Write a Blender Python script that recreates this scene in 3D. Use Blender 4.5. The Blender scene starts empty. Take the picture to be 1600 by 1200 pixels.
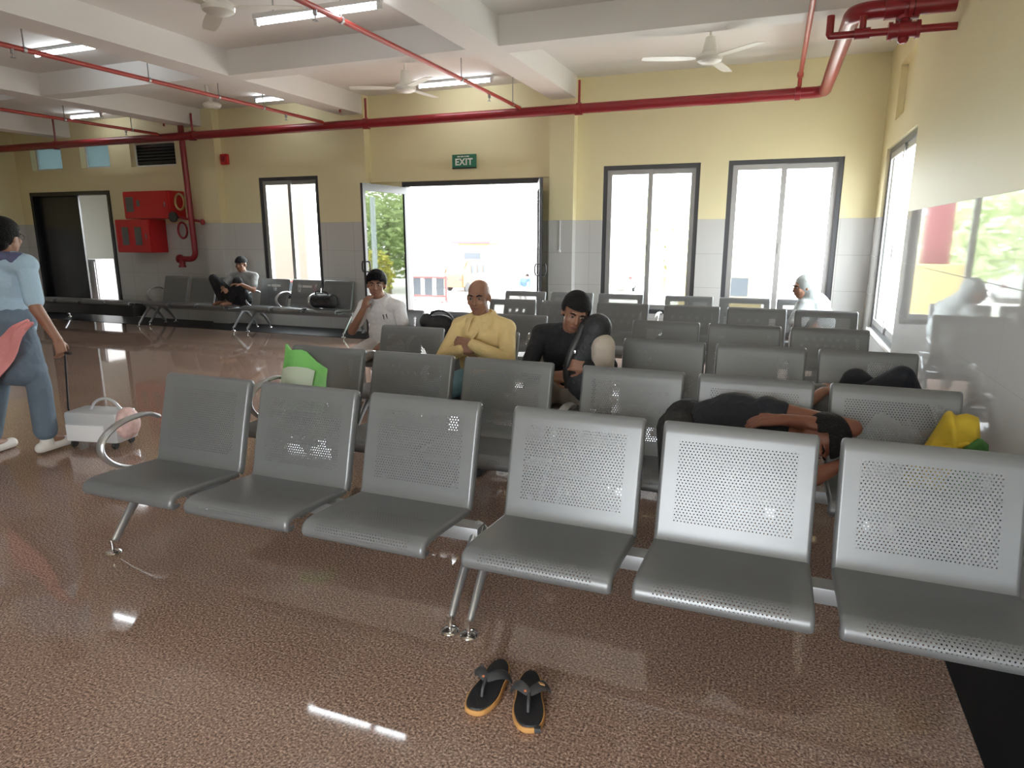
import bpy, bmesh, math, random
from mathutils import Vector, Matrix, Quaternion
random.seed(7)
S = bpy.context.scene
COL = S.collection
PI = math.pi

# ---------------------------------------------------------------- camera
cd = bpy.data.cameras.new('camera')
cam = bpy.data.objects.new('camera', cd); COL.objects.link(cam)
cd.sensor_fit = 'HORIZONTAL'; cd.sensor_width = 36.0
cd.lens = 1053.6 * 36.0 / 1600.0
cd.clip_start = 0.05; cd.clip_end = 400
cam.location = (0, 0, 1.5)
cam.rotation_euler = (math.radians(90 - 12.44), 0, math.radians(21.49))
S.camera = cam

# ---------------------------------------------------------------- world, light, exposure
w = bpy.data.worlds.new('sky'); S.world = w; w.use_nodes = True
bg = w.node_tree.nodes['Background']
bg.inputs['Color'].default_value = (0.93, 0.97, 1.0, 1)
bg.inputs['Strength'].default_value = 20.0
S.view_settings.view_transform = 'Standard'
S.view_settings.look = 'None'
S.view_settings.exposure = -0.08
S.view_settings.gamma = 1.0
S.cycles.use_denoising = True
S.cycles.max_bounces = 9
S.cycles.diffuse_bounces = 6
S.cycles.glossy_bounces = 4
S.cycles.transparent_max_bounces = 24
S.cycles.sample_clamp_indirect = 6.0
S.cycles.caustics_reflective = False
S.cycles.caustics_refractive = False

def portal(name, loc, rot, sx, sy):
    l = bpy.data.lights.new(name, 'AREA'); l.shape = 'RECTANGLE'; l.size = sx; l.size_y = sy
    l.cycles.is_portal = True
    o = bpy.data.objects.new(name, l); COL.objects.link(o); o.location = loc; o.rotation_euler = rot
    return o

# room dimensions
YB, XR, XL, YF, ZC = 9.2, 0.98, -13.95, -2.2, 3.52
DADO = 1.70
# openings of the outer walls: (a0, a1, z0, z1)
BACK = [(-8.10, -6.92, 0.46, 2.42), (-5.40, -3.16, 0.0, 2.28), (-2.31, -1.05, 0.46, 2.40), (-0.71, 0.60, 0.46, 2.41),
        (-13.66, -11.52, 0.0, 2.30), (-13.50, -12.66, 2.70, 3.19), (-12.16, -11.42, 2.70, 3.19), (-10.90, -9.84, 2.68, 3.10)]
RIGHT = [(6.85, 8.72, 0.46, 2.42)]
NICHE = (7.42, 8.36, 2.66, 3.20)
FRONT = [(-1.45, 0.40, 0.0, 2.15)]  # unseen opening behind the camera, sized and placed to light the front row
for i, b in enumerate(BACK[:4]):
    portal('daylight_portal_back_%d' % i, ((b[0]+b[1])/2, YB+.3, (b[2]+b[3])/2), (-PI/2, 0, 0), b[1]-b[0], b[3]-b[2])
for i, b in enumerate(RIGHT):
    portal('daylight_portal_right_%d' % i, (XR+.3, (b[0]+b[1])/2, (b[2]+b[3])/2), (PI/2, 0, PI/2), b[1]-b[0], b[3]-b[2])
for i, b in enumerate(FRONT):
    portal('daylight_portal_front_%d' % i, ((b[0]+b[1])/2, YF-.3, (b[2]+b[3])/2), (PI/2, 0, 0), b[1]-b[0], b[3]-b[2])

# ---------------------------------------------------------------- materials
def mat(name, col, rough=0.5, metal=0.0, spec=0.5, noise=0.0, nscale=8.0, bump=0.0, bscale=40.0, emit=0.0):
    m = bpy.data.materials.new(name); m.use_nodes = True
    n = m.node_tree.nodes; L = m.node_tree.links; b = n['Principled BSDF']
    b.inputs['Base Color'].default_value = (*col, 1); b.inputs['Roughness'].default_value = rough
    b.inputs['Metallic'].default_value = metal; b.inputs['Specular IOR Level'].default_value = spec
    if noise or bump:
        tc = n.new('ShaderNodeTexCoord')
    if noise:
        t = n.new('ShaderNodeTexNoise'); t.inputs['Scale'].default_value = nscale; t.inputs['Detail'].default_value = 4
        L.new(tc.outputs['Object'], t.inputs['Vector'])
        r = n.new('ShaderNodeMix'); r.data_type = 'RGBA'
        r.inputs[6].default_value = (*[c*(1-noise) for c in col], 1); r.inputs[7].default_value = (*[min(1, c*(1+noise)) for c in col], 1)
        L.new(t.outputs['Fac'], r.inputs[0]); L.new(r.outputs[2], b.inputs['Base Color'])
    if bump:
        t2 = n.new('ShaderNodeTexNoise'); t2.inputs['Scale'].default_value = bscale; t2.inputs['Detail'].default_value = 3
        L.new(tc.outputs['Object'], t2.inputs['Vector'])
        bp = n.new('ShaderNodeBump'); bp.inputs['Strength'].default_value = bump; bp.inputs['Distance'].default_value = 0.03
        L.new(t2.outputs['Fac'], bp.inputs['Height']); L.new(bp.outputs['Normal'], b.inputs['Normal'])
    if emit:
        b.inputs['Emission Color'].default_value = (*col, 1); b.inputs['Emission Strength'].default_value = emit
    return m

def glass(name, tint, f0=0.015):
    m = bpy.data.materials.new(name); m.use_nodes = True
    n = m.node_tree.nodes; L = m.node_tree.links; n.clear()
    o = n.new('ShaderNodeOutputMaterial'); t = n.new('ShaderNodeBsdfTransparent'); g = n.new('ShaderNodeBsdfGlossy'); mx = n.new('ShaderNodeMixShader')
    t.inputs['Color'].default_value = (*tint, 1); g.inputs['Roughness'].default_value = 0.02
    lw = n.new('ShaderNodeLayerWeight'); lw.inputs['Blend'].default_value = .5
    p5 = n.new('ShaderNodeMath'); p5.operation = 'POWER'; p5.inputs[1].default_value = 5; L.new(lw.outputs['Facing'], p5.inputs[0])
    f = n.new('ShaderNodeMath'); f.operation = 'MULTIPLY_ADD'; f.inputs[1].default_value = (1-f0)*.6; f.inputs[2].default_value = f0; L.new(p5.outputs[0], f.inputs[0])
    L.new(f.outputs[0], mx.inputs[0]); L.new(t.outputs[0], mx.inputs[1]); L.new(g.outputs[0], mx.inputs[2]); L.new(mx.outputs[0], o.inputs['Surface'])
    return m

def N(nt, op, a, b=None, c=None):
    x = nt.nodes.new('ShaderNodeMath'); x.operation = op
    for i, v in enumerate((a, b, c)):
        if v is None: continue
        if isinstance(v, (int, float)): x.inputs[i].default_value = v
        else: nt.links.new(v, x.inputs[i])
    return x.outputs[0]

def tile_mat(name, axis):
    m = mat(name, (0.57, 0.565, 0.55), rough=0.03, spec=0.14)
    nt = m.node_tree; b = nt.nodes['Principled BSDF']
    g = nt.nodes.new('ShaderNodeNewGeometry'); s = nt.nodes.new('ShaderNodeSeparateXYZ'); nt.links.new(g.outputs['Position'], s.inputs[0])
    u = N(nt, 'ABSOLUTE', N(nt, 'SUBTRACT', N(nt, 'FRACT', N(nt, 'DIVIDE', s.outputs[axis], 0.62)), 0.5))
    v = N(nt, 'ABSOLUTE', N(nt, 'SUBTRACT', N(nt, 'FRACT', N(nt, 'DIVIDE', N(nt, 'SUBTRACT', s.outputs[2], DADO), 0.435)), 0.5))
    j = N(nt, 'MAXIMUM', N(nt, 'GREATER_THAN', u, 0.4965), N(nt, 'GREATER_THAN', v, 0.495))
    mx = nt.nodes.new('ShaderNodeMix'); mx.data_type = 'RGBA'
    mx.inputs[6].default_value = (0.57, 0.565, 0.55, 1); mx.inputs[7].default_value = (0.36, 0.35, 0.33, 1)
    nt.links.new(j, mx.inputs[0]); nt.links.new(mx.outputs[2], b.inputs['Base Color'])
    nt.links.new(N(nt, 'ADD', N(nt, 'MULTIPLY', j, 0.5), 0.035), b.inputs['Roughness'])
    return m

def frost_mat(name, col):
    m = bpy.data.materials.new(name); m.use_nodes = True
    n = m.node_tree.nodes; L = m.node_tree.links; n.clear()
    o = n.new('ShaderNodeOutputMaterial'); t = n.new('ShaderNodeBsdfTranslucent'); g = n.new('ShaderNodeBsdfDiffuse'); mx = n.new('ShaderNodeMixShader')
    t.inputs['Color'].default_value = (*col, 1); g.inputs['Color'].default_value = (*col, 1); mx.inputs[0].default_value = .2
    L.new(t.outputs[0], mx.inputs[1]); L.new(g.outputs[0], mx.inputs[2]); L.new(mx.outputs[0], o.inputs['Surface'])
    return m

def floor_mat():
    m = mat('granite_floor', (0.2, 0.14, 0.11), rough=0.045, spec=0.5)
    nt = m.node_tree; b = nt.nodes['Principled BSDF']; L = nt.links
    g = nt.nodes.new('ShaderNodeNewGeometry')
    n1 = nt.nodes.new('ShaderNodeTexNoise'); n1.inputs['Scale'].default_value = 120; n1.inputs['Detail'].default_value = 3; n1.inputs['Roughness'].default_value = .7
    n2 = nt.nodes.new('ShaderNodeTexNoise'); n2.inputs['Scale'].default_value = 1.2; n2.inputs['Detail'].default_value = 3
    mp = nt.nodes.new('ShaderNodeMapping'); mp.inputs['Scale'].default_value = (1.0, 1.0, 1)
    L.new(g.outputs['Position'], mp.inputs[0]); L.new(mp.outputs[0], n1.inputs['Vector']); L.new(g.outputs['Position'], n2.inputs['Vector'])
    r = nt.nodes.new('ShaderNodeValToRGB'); e = r.color_ramp.elements
    e[0].position = .36; e[0].color = (0.085, 0.055, 0.043, 1)
    e[1].position = .68; e[1].color = (0.74, 0.56, 0.45, 1)
    x = e.new(.48); x.color = (0.265, 0.176, 0.138, 1)
    x = e.new(.57); x.color = (0.40, 0.272, 0.212, 1)
    L.new(n1.outputs['Fac'], r.inputs[0])
    mx = nt.nodes.new('ShaderNodeMix'); mx.data_type = 'RGBA'; mx.blend_type = 'MULTIPLY'; mx.inputs[0].default_value = 1
    rr = nt.nodes.new('ShaderNodeMapRange'); rr.inputs[3].default_value = .85; rr.inputs[4].default_value = 1.15
    L.new(n2.outputs['Fac'], rr.inputs[0]); L.new(r.outputs[0], mx.inputs[6]); L.new(rr.outputs[0], mx.inputs[7])
    L.new(mx.outputs[2], b.inputs['Base Color'])
    return m

def perf_mat(name, col, uvr):
    """painted steel sheet pierced by a field of round holes; uv in metres; uvr = half width, v0, v1"""
    m = mat(name, col, rough=0.36, metal=0.3, noise=0.06, nscale=5)
    nt = m.node_tree; b = nt.nodes['Principled BSDF']; L = nt.links
    uv = nt.nodes.new('ShaderNodeUVMap'); s = nt.nodes.new('ShaderNodeSeparateXYZ'); L.new(uv.outputs[0], s.inputs[0])
    U, V = s.outputs[0], s.outputs[1]
    p = 0.0125
    px = N(nt, 'DIVIDE', U, p); py = N(nt, 'DIVIDE', V, p*.866)
    row = N(nt, 'FLOOR', py); off = N(nt, 'MULTIPLY', N(nt, 'MODULO', row, 2.0), .5)
    fx = N(nt, 'SUBTRACT', N(nt, 'FRACT', N(nt, 'ADD', px, off)), .5)
    fy = N(nt, 'MULTIPLY', N(nt, 'SUBTRACT', N(nt, 'FRACT', py), .5), .866)
    d = N(nt, 'SQRT', N(nt, 'ADD', N(nt, 'MULTIPLY', fx, fx), N(nt, 'MULTIPLY', fy, fy)))
    hole = N(nt, 'LESS_THAN', d, 0.205)
    reg = N(nt, 'MULTIPLY', N(nt, 'LESS_THAN', N(nt, 'ABSOLUTE', U), uvr[0]), N(nt, 'MULTIPLY', N(nt, 'GREATER_THAN', V, uvr[1]), N(nt, 'LESS_THAN', V, uvr[2])))
    k = N(nt, 'MULTIPLY', hole, reg)
    t = nt.nodes.new('ShaderNodeBsdfTransparent'); mx = nt.nodes.new('ShaderNodeMixShader')
    L.new(k, mx.inputs[0]); L.new(b.outputs[0], mx.inputs[1]); L.new(t.outputs[0], mx.inputs[2])
    L.new(mx.outputs[0], nt.nodes['Material Output'].inputs['Surface'])
    return m

PAINT = (0.76, 0.685, 0.43)
M = dict(
    paint=mat('cream_yellow_paint', PAINT, .55, noise=.03, nscale=2),
    tileB=tile_mat('wall_tiles_along_x', 0), tileR=tile_mat('wall_tiles_along_y', 1),
    white=mat('white_ceiling_paint', (0.80, 0.79, 0.77), .7, noise=.02, nscale=1.5),
    floor=floor_mat(), black_stone=mat('black_granite', (0.010, 0.010, 0.011), .4, spec=.12),
    alu=mat('grey_aluminium', (0.33, 0.32, 0.31), .4, .5), dark_alu=mat('dark_bronze_aluminium', (0.055, 0.055, 0.06), .4, .3),
    glass=glass('clear_glass', (.96, .98, .98)), door_glass=glass('tinted_door_glass', (.48, .52, .48), .11),
    frost=frost_mat('frosted_pane', (.155, .19, .195)),
    red=mat('red_pipe_paint', (0.235, 0.012, 0.018), .32, noise=.12, nscale=3), redbox=mat('red_cabinet_paint', (0.50, 0.012, 0.014), .4),
    redthin=mat('faded_red_pipe_paint', (0.36, 0.045, 0.035), .35),
    steel=mat('galvanised_steel', (.35, .35, .35), .4, .8), chrome=mat('chrome', (.8, .8, .8), .12, 1.0), castalu=mat('brushed_aluminium', (.50, .51, .52), .30, .8),
    brass=mat('brass_valve', (.55, .40, .18), .35, .8),
    seat=perf_mat('seat_sheet', (.185, .192, .197), (.205, .07, .36)), back=perf_mat('back_sheet', (.185, .192, .197), (.205, .075, .375)),
    beamgrey=mat('grey_steel_beam', (.30, .31, .32), .4, .5), blackplastic=mat('black_plastic', (.02, .02, .02), .45),
    fan=mat('cream_white_enamel', (.74, .72, .66), .35), tube=mat('lit_tube', (.90, .96, 1.0), .5, emit=30.0),
    fixture=mat('white_fixture', (.75, .76, .76), .4), green=mat('green_sign', (.02, .17, .10), .4), letter=mat('white_lettering', (.85, .9, .87), .5),
    skin=mat('brown_skin', (.27, .135, .085), .5, noise=.1, nscale=12), skin_dark=mat('dark_brown_skin', (.20, .075, .045), .45, noise=.12, nscale=10),
    hair=mat('black_hair', (.006, .0055, .0055), .6, spec=.12, bump=.6, bscale=120), greyhair=mat('greying_hair', (.016, .015, .0145), .7, spec=.15, bump=.6, bscale=120), eyew=mat('eye_white', (.24, .215, .20), .7, spec=.1), eyeb=mat('dark_iris', (.015, .01, .01), .2), lip=mat('lips', (.22, .085, .07), .5),
    wshirt=mat('white_shirt_cotton', (.72, .71, .72), .8, bump=1.0, bscale=10), yshirt=mat('yellow_shirt_cotton', (.70, .53, .25), .8, bump=1.0, bscale=10),
    black=mat('black_cloth', (.012, .012, .014), .85, bump=.9, bscale=10), navy=mat('near_black_navy_cloth', (.014, .016, .022), .85, bump=.9, bscale=10),
    jeans=mat('light_blue_denim', (.22, .40, .50), .85, bump=.4, bscale=25), greytee=mat('grey_tee_cotton', (.30, .31, .31), .85, bump=.9, bscale=10),
    bluetop=mat('pale_blue_cotton', (.36, .50, .62), .85, bump=.6, bscale=10), bluetr=mat('slate_blue_cotton', (.12, .165, .215), .85, bump=.7, bscale=9, noise=.1), collar=mat('indigo_cloth', (.10, .11, .20), .85),
    pink=mat('pink_cloth', (.75, .30, .30), .8, bump=.5, bscale=12), beige=mat('beige_cloth', (.48, .42, .35), .85, bump=.9, bscale=10), khaki=mat('grey_white_trouser_cloth', (.60, .58, .57), .85, bump=.4, bscale=14),
    shawl=mat('pale_grey_shawl', (.40, .43, .43), .85, bump=.7, bscale=9), olive=mat('dark_grey_shirt_cloth', (.11, .11, .105), .85, bump=.9, bscale=10),
    whiteshoe=mat('white_shoe', (.75, .72, .68), .6), brownshoe=mat('brown_leather', (.10, .045, .03), .5), darkshoe=mat('dark_shoe', (.02, .02, .02), .6),
    sole=mat('tan_sole_foam', (.52, .27, .085), .65), footbed=mat('black_footbed', (.014, .014, .016), .55, bump=.2, bscale=200), strap=mat('charcoal_strap', (.05, .05, .053), .5), gold=mat('gold_badge', (.75, .45, .18), .35, .4), orange_dot=mat('orange_stud', (.6, .2, .08), .4),
    bagblack=mat('black_bag_fabric', (.016, .017, .02), .6, bump=.4, bscale=30), yellowbag=mat('mustard_cloth', (.62, .44, .035), .8, bump=.6, bscale=10), greenbag=mat('green_cloth', (.05, .16, .035), .8, bump=.6, bscale=12),
    greenplastic=mat('green_plastic_film', (.22, .62, .16), .3, bump=.3, bscale=20), whiteplastic=mat('pale_green_white_film', (.72, .85, .70), .35),
    silver=mat('silver_white_shell', (.62, .64, .66), .25, .2), paper=mat('white_paper', (.85, .86, .88), .6), floral=mat('pink_floral_cloth', (.72, .50, .47), .7, noise=.45, nscale=28),
    doorblack=mat('black_door_leaf', (.008, .008, .009), .25), sticker=mat('pale_sticker', (.55, .56, .55), .5), hoseglass=mat('cabinet_glass', (.10, .095, .09), .1),
    ground=mat('pale_concrete_ground', (.62, .60, .56), .8, noise=.08, nscale=.3), leaf=mat('tree_leaves', (.30, .40, .15), .7, noise=.5, nscale=1.2), paleleaf=mat('glare_lightened_leaves', (.60, .68, .42), .7, noise=.2, nscale=1.2), leafy=mat('yellow_green_leaves', (.42, .40, .06), .7, noise=.4, nscale=2),  # paleleaf: leaf colour lightened so it washes out like window glare
    bark=mat('tree_bark', (.18, .14, .10), .9), brick=mat('peach_block_wall', (.125, .095, .076), .8), redfence=mat('red_barrier_paint', (.13, .025, .025), .6), vanorange=mat('orange_van_paint', (.16, .055, .02), .4), vanwhite=mat('white_vehicle_paint', (.55, .56, .57), .4), vanglass=mat('vehicle_glass', (.022, .028, .036), .3), tyre=mat('tyre_rubber', (.03, .03, .03), .8), pillar=mat('grey_post', (.36, .42, .42), .6),
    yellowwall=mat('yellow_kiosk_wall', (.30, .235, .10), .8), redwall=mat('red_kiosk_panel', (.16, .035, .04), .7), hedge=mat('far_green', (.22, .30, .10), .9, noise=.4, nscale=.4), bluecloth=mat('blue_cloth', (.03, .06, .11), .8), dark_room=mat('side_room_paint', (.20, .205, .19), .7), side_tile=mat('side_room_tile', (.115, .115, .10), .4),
)

# ---------------------------------------------------------------- mesh helpers
def shade(me, ang=40):
    for p in me.polygons: p.use_smooth = True
    try: me.set_sharp_from_angle(angle=math.radians(ang))
    except Exception: pass

def link(name, me, parent=None, mats=None, ang=40, smooth=True):
    o = bpy.data.objects.new(name, me); COL.objects.link(o)
    if mats:
        for m in (mats if isinstance(mats, (list, tuple)) else [mats]): me.materials.append(m)
    if smooth: shade(me, ang)
    if parent: o.parent = parent
    return o

def obj(name, bm, mats, parent=None, ang=40, loc=None):
    me = bpy.data.meshes.new(name)
    bmesh.ops.recalc_face_normals(bm, faces=bm.faces)
    bm.to_mesh(me); bm.free()
    o = link(name, me, parent, mats, ang)
    if loc: o.location = loc
    return o

def tag(o, label=None, cat=None, group=None, kind=None):
    if label: o['label'] = label
    if cat: o['category'] = cat
    if group: o['group'] = group
    if kind: o['kind'] = kind
    return o

def thing(name, label, cat, loc=(0, 0, 0), rz=0.0, group=None):
    o = bpy.data.objects.new(name, None); COL.objects.link(o); o.empty_display_size = .1
    o.location = loc; o.rotation_euler = (0, 0, rz)
    return tag(o, label, cat, group)

def copy_tree(o, parent=None):
    c = o.copy(); COL.objects.link(c)
    if parent: c.parent = parent
    for ch in list(o.children): copy_tree(ch, c)
    return c

BM = bmesh.new
def box(bm, lo, hi, mi=0, mtx=None, bev=0.0):
    x0, y0, z0 = lo; x1, y1, z1 = hi
    vs = [bm.verts.new(v) for v in ((x0,y0,z0),(x1,y0,z0),(x1,y1,z0),(x0,y1,z0),(x0,y0,z1),(x1,y0,z1),(x1,y1,z1),(x0,y1,z1))]
    fs = [bm.faces.new([vs[i] for i in q]) for q in ((3,2,1,0),(4,5,6,7),(0,1,5,4),(1,2,6,5),(2,3,7,6),(3,0,4,7))]
    for f in fs: f.material_index = mi
    if bev:
        es = list({e for f in fs for e in f.edges})
        r = bmesh.ops.bevel(bm, geom=es, offset=bev, segments=2, affect='EDGES', profile=.6)
        vs = list({v for f in r['faces'] for v in f.verts} | {v for v in vs if v.is_valid})
        for f in r['faces']: f.material_index = mi
    if mtx is not None:
        for v in vs: v.co = mtx @ v.co
    return vs

def tube(bm, pts, r, seg=12, mi=0, flat=None, up=None):
    """swept tube, r a number or list; flat=(a,b) scales the section along side/up"""
    pts = [Vector(p) for p in pts]; n = len(pts)
    rs = r if isinstance(r, (list, tuple)) else [r]*n
    rings = []; prev = None
    for i, p in enumerate(pts):
        t = (pts[min(i+1, n-1)] - pts[max(i-1, 0)]).normalized()
        if prev is None:
            a = Vector(up) if up else (Vector((0, 0, 1)) if abs(t.z) < .9 else Vector((0, 1, 0)))
        else: a = prev
        a = (a - t*a.dot(t)).normalized(); prev = a; b = t.cross(a)
        fa, fb = flat if flat else (1, 1)
        rings.append([bm.verts.new(p + (b*math.cos(2*PI*k/seg)*fa + a*math.sin(2*PI*k/seg)*fb)*rs[i]) for k in range(seg)])
    fs = []
    for i in range(n-1):
        for k in range(seg):
            fs.append(bm.faces.new((rings[i][k], rings[i][(k+1) % seg], rings[i+1][(k+1) % seg], rings[i+1][k])))
    fs.append(bm.faces.new(rings[0][::-1])); fs.append(bm.faces.new(rings[-1]))
    for f in fs: f.material_index = mi
    return rings

def arc(c, r, a0, a1, n, plane='xz'):
    out = []
    for i in range(n+1):
        a = a0 + (a1-a0)*i/n; u, v = r*math.cos(a), r*math.sin(a)
        out.append((c[0]+u, c[1], c[2]+v) if plane == 'xz' else (c[0], c[1]+u, c[2]+v) if plane == 'yz' else (c[0]+u, c[1]+v, c[2]))
    return out

def smooth_path(pts, it=2):
    pts = [Vector(p) for p in pts]
    for _ in range(it):
        q = [pts[0]]
        for a, b in zip(pts, pts[1:]): q += [a*.75+b*.25, a*.25+b*.75]
        q.append(pts[-1]); pts = q
    return pts

def lathe(bm, prof, c, seg=20, mi=0, axis='z'):
    rings = []
    for r, h in prof:
        ring = []
        for k in range(seg):
            a = 2*PI*k/seg; u, v = r*math.cos(a), r*math.sin(a)
            co = (c[0]+u, c[1]+v, c[2]+h) if axis == 'z' else (c[0]+u, c[1]+h, c[2]+v) if axis == 'y' else (c[0]+h, c[1]+u, c[2]+v)
            ring.append(bm.verts.new(co))
        rings.append(ring)
    fs = []
    for a, b in zip(rings, rings[1:]):
        for k in range(seg): fs.append(bm.faces.new((a[k], a[(k+1) % seg], b[(k+1) % seg], b[k])))
    fs.append(bm.faces.new(rings[0][::-1])); fs.append(bm.faces.new(rings[-1]))
    for f in fs: f.material_index = mi

def ell(bm, c, r, rot=None, u=14, v=10):
    mtx = Matrix.Translation(Vector(c)) @ ((rot.to_4x4()) if rot is not None else Matrix.Identity(4)) @ Matrix.Diagonal((*(r if isinstance(r, (tuple, list)) else (r, r, r)), 1))
    return bmesh.ops.create_uvsphere(bm, u_segments=u, v_segments=v, radius=1.0, matrix=mtx)['verts']

def cap(bm, A, B, ra, rb, seg=14):
    """closed tapered capsule"""
    A, B = Vector(A), Vector(B); t = B-A
    if t.length < 1e-5: t = Vector((0, 0, 1e-4))
    t.normalize()
    pts, rs = [], []
    for k in range(4):
        a = PI/2*(1-k/4); pts.append(A - t*ra*math.sin(a)); rs.append(max(ra*math.cos(a), ra*.06))
    pts.append(A); rs.append(ra); pts.append(B); rs.append(rb)
    for k in range(1, 5):
        a = PI/2*k/4; pts.append(B + t*rb*math.sin(a)); rs.append(max(rb*math.cos(a), rb*.06))
    tube(bm, pts, rs, seg)

def remesh(bm, voxel, smooth=6, fac=.5):
    me = bpy.data.meshes.new('tmp'); bmesh.ops.recalc_face_normals(bm, faces=bm.faces); bm.to_mesh(me); bm.free()
    o = bpy.data.objects.new('tmp', me); COL.objects.link(o)
    md = o.modifiers.new('r', 'REMESH'); md.mode = 'VOXEL'; md.voxel_size = voxel
    if smooth:
        sm = o.modifiers.new('s', 'SMOOTH'); sm.factor = fac; sm.iterations = smooth
    bpy.context.view_layer.update()
    dg = bpy.context.evaluated_depsgraph_get()
    out = bpy.data.meshes.new_from_object(o.evaluated_get(dg))
    bpy.data.objects.remove(o); bpy.data.meshes.remove(me)
    return out

def sheet(bm, rows, thick, mi=0):
    """grid of points (rows of equal length) given thickness along its normal -> closed sheet"""
    nr, nc = len(rows), len(rows[0])
    P = [[Vector(p) for p in r] for r in rows]
    def nrm(i, j):
        a = P[min(i+1, nr-1)][j]-P[max(i-1, 0)][j]; b = P[i][min(j+1, nc-1)]-P[i][max(j-1, 0)]
        n = a.cross(b); return n.normalized() if n.length > 1e-9 else Vector((0, 0, 1))
    top = [[bm.verts.new(P[i][j]+nrm(i, j)*thick/2) for j in range(nc)] for i in range(nr)]
    bot = [[bm.verts.new(P[i][j]-nrm(i, j)*thick/2) for j in range(nc)] for i in range(nr)]
    fs = []
    for i in range(nr-1):
        for j in range(nc-1):
            fs.append(bm.faces.new((top[i][j], top[i+1][j], top[i+1][j+1], top[i][j+1])))
            fs.append(bm.faces.new((bot[i][j], bot[i][j+1], bot[i+1][j+1], bot[i+1][j])))
    for i in range(nr-1):
        fs.append(bm.faces.new((top[i][0], bot[i][0], bot[i+1][0], top[i+1][0])))
        fs.append(bm.faces.new((top[i][-1], top[i+1][-1], bot[i+1][-1], bot[i][-1])))
    for j in range(nc-1):
        fs.append(bm.faces.new((top[0][j], top[0][j+1], bot[0][j+1], bot[0][j])))
        fs.append(bm.faces.new((top[-1][j], bot[-1][j], bot[-1][j+1], top[-1][j+1])))
    for f in fs: f.material_index = mi

# ---------------------------------------------------------------- the room shell
def struct(name, bm, mats, parent=None, ang=30):
    o = obj(name, bm, mats, parent, ang)
    if parent is None: o['kind'] = 'structure'
    return o

bm = BM(); box(bm, (XL-.3, YF-.3, -.12), (XR+.3, YB+2.2, 0)); struct('floor', bm, M['floor'])
bm = BM(); box(bm, (.66, YF, -.05), (XR, YB, .004)); struct('trim_1', bm, M['black_stone'])
bm = BM(); box(bm, (XL, YB-.80, -.05), (.66, YB, .004)); struct('trim_2', bm, M['black_stone'])
bm = BM(); box(bm, (XL-.3, YF-.3, ZC), (XR+.3, YB+.3, ZC+.15)); struct('ceiling', bm, M['white'])

def wall(name, axis, p0, p1, a0, a1, holes, mats, zs=(0, DADO, ZC)):
    """axis 'y': wall in the plane of y between p0 and p1 running along x; axis 'x' likewise"""
    bm = BM()
    A = sorted({a0, a1} | {h[0] for h in holes} | {h[1] for h in holes})
    Z = sorted(set(zs) | {h[2] for h in holes} | {h[3] for h in holes})
    for i in range(len(A)-1):
        for k in range(len(Z)-1):
            ca, cz = (A[i]+A[i+1])/2, (Z[k]+Z[k+1])/2
            if any(h[0] < ca < h[1] and h[2] < cz < h[3] for h in holes): continue
            lo, hi = (A[i], p0, Z[k]), (A[i+1], p1, Z[k+1])
            if axis == 'x': lo, hi = (p0, A[i], Z[k]), (p1, A[i+1], Z[k+1])
            box(bm, lo, hi, 1 if cz < DADO else 0)
    return struct(name, bm, mats)
wall('wall_back', 'y', YB, YB+.25, XL-.3, XR+.085, BACK, [M['paint'], M['tileB']])
wall('wall_right', 'x', XR, XR+.085, YF-.3, YB, RIGHT + [NICHE], [M['paint'], M['tileR']])
wall('wall_left', 'x', XL-.3, XL, YF-.3, YB, [], [M['paint'], M['tileR']])
wall('wall_front', 'y', YF-.3, YF, XL, XR, FRONT, [M['paint'], M['tileB']])
bm = BM(); box(bm, (XR+.065, NICHE[0]-.02, NICHE[2]-.02), (XR+.084, NICHE[1]+.02, NICHE[3]+.02)); struct('wall_niche_panel', bm, M['paint'])
# columns along the back wall
for i, (x0, x1) in enumerate([(-3.02, -2.68), (-6.30, -5.93), (-9.19, -8.82)]):
    bm = BM(); box(bm, (x0, YB-.15, 0), (x1, YB+.01, DADO), 1); box(bm, (x0, YB-.15, DADO), (x1, YB+.01, ZC), 0)
    struct('column_%d' % (i+1), bm, [M['paint'], M['tileB']])
t_ = bpy.data.objects.new('cable_conduit', None); COL.objects.link(t_); t_.location = (-2.86, YB-.15, 1.3); tag(t_, 'thin white conduit on the tiled column right of the entrance', 'conduit')
bm = BM(); box(bm, (-.009, -.012, 0), (.009, 0, .40), bev=.003); obj('trunking', bm, M['fixture'], t_)
bm = BM(); box(bm, (-.018, -.016, -.03), (.018, 0, .0), bev=.003); obj('end_box', bm, M['fixture'], t_)
# lintel band over the entrance
bm = BM(); box(bm, (-5.93, YB-.04, 2.285), (-3.02, YB+.01, 2.43)); struct('trim_3', bm, M['paint'])
# ceiling beams
ZB = 3.25
for i, (x0, x1) in enumerate([(-3.0, -2.66), (-6.30, -5.95), (-9.40, -9.05), (-12.7, -12.35)]):
    bm = BM(); box(bm, (x0, YF, ZB), (x1, YB-.15 if i < 3 else YB, ZC+.02)); struct('beam_%d' % (i+1), bm, M['white'])
for i, y in enumerate([6.41, 3.05, -.3]):
    bm = BM(); box(bm, (XL, y, ZB+.003), (XR, y+.26, ZC+.02)); struct('beam_%d' % (i+5), bm, M['white'])

# ---------------------------------------------------------------- windows and doors
def slab(name, lo, hi, m, parent=None, bev=.004):
    bm = BM(); box(bm, lo, hi, bev=bev); return obj(name, bm, m, parent)

def frame_bm(x0, x1, y0, y1, z0, z1, t, bm=None):
    bm = bm or BM()
    box(bm, (x0, y0, z0), (x0+t, y1, z1)); box(bm, (x1-t, y0, z0), (x1, y1, z1))
    box(bm, (x0+t, y0, z1-t), (x1-t, y1, z1)); box(bm, (x0+t, y0, z0), (x1-t, y1, z0+t))
    return bm

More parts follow.
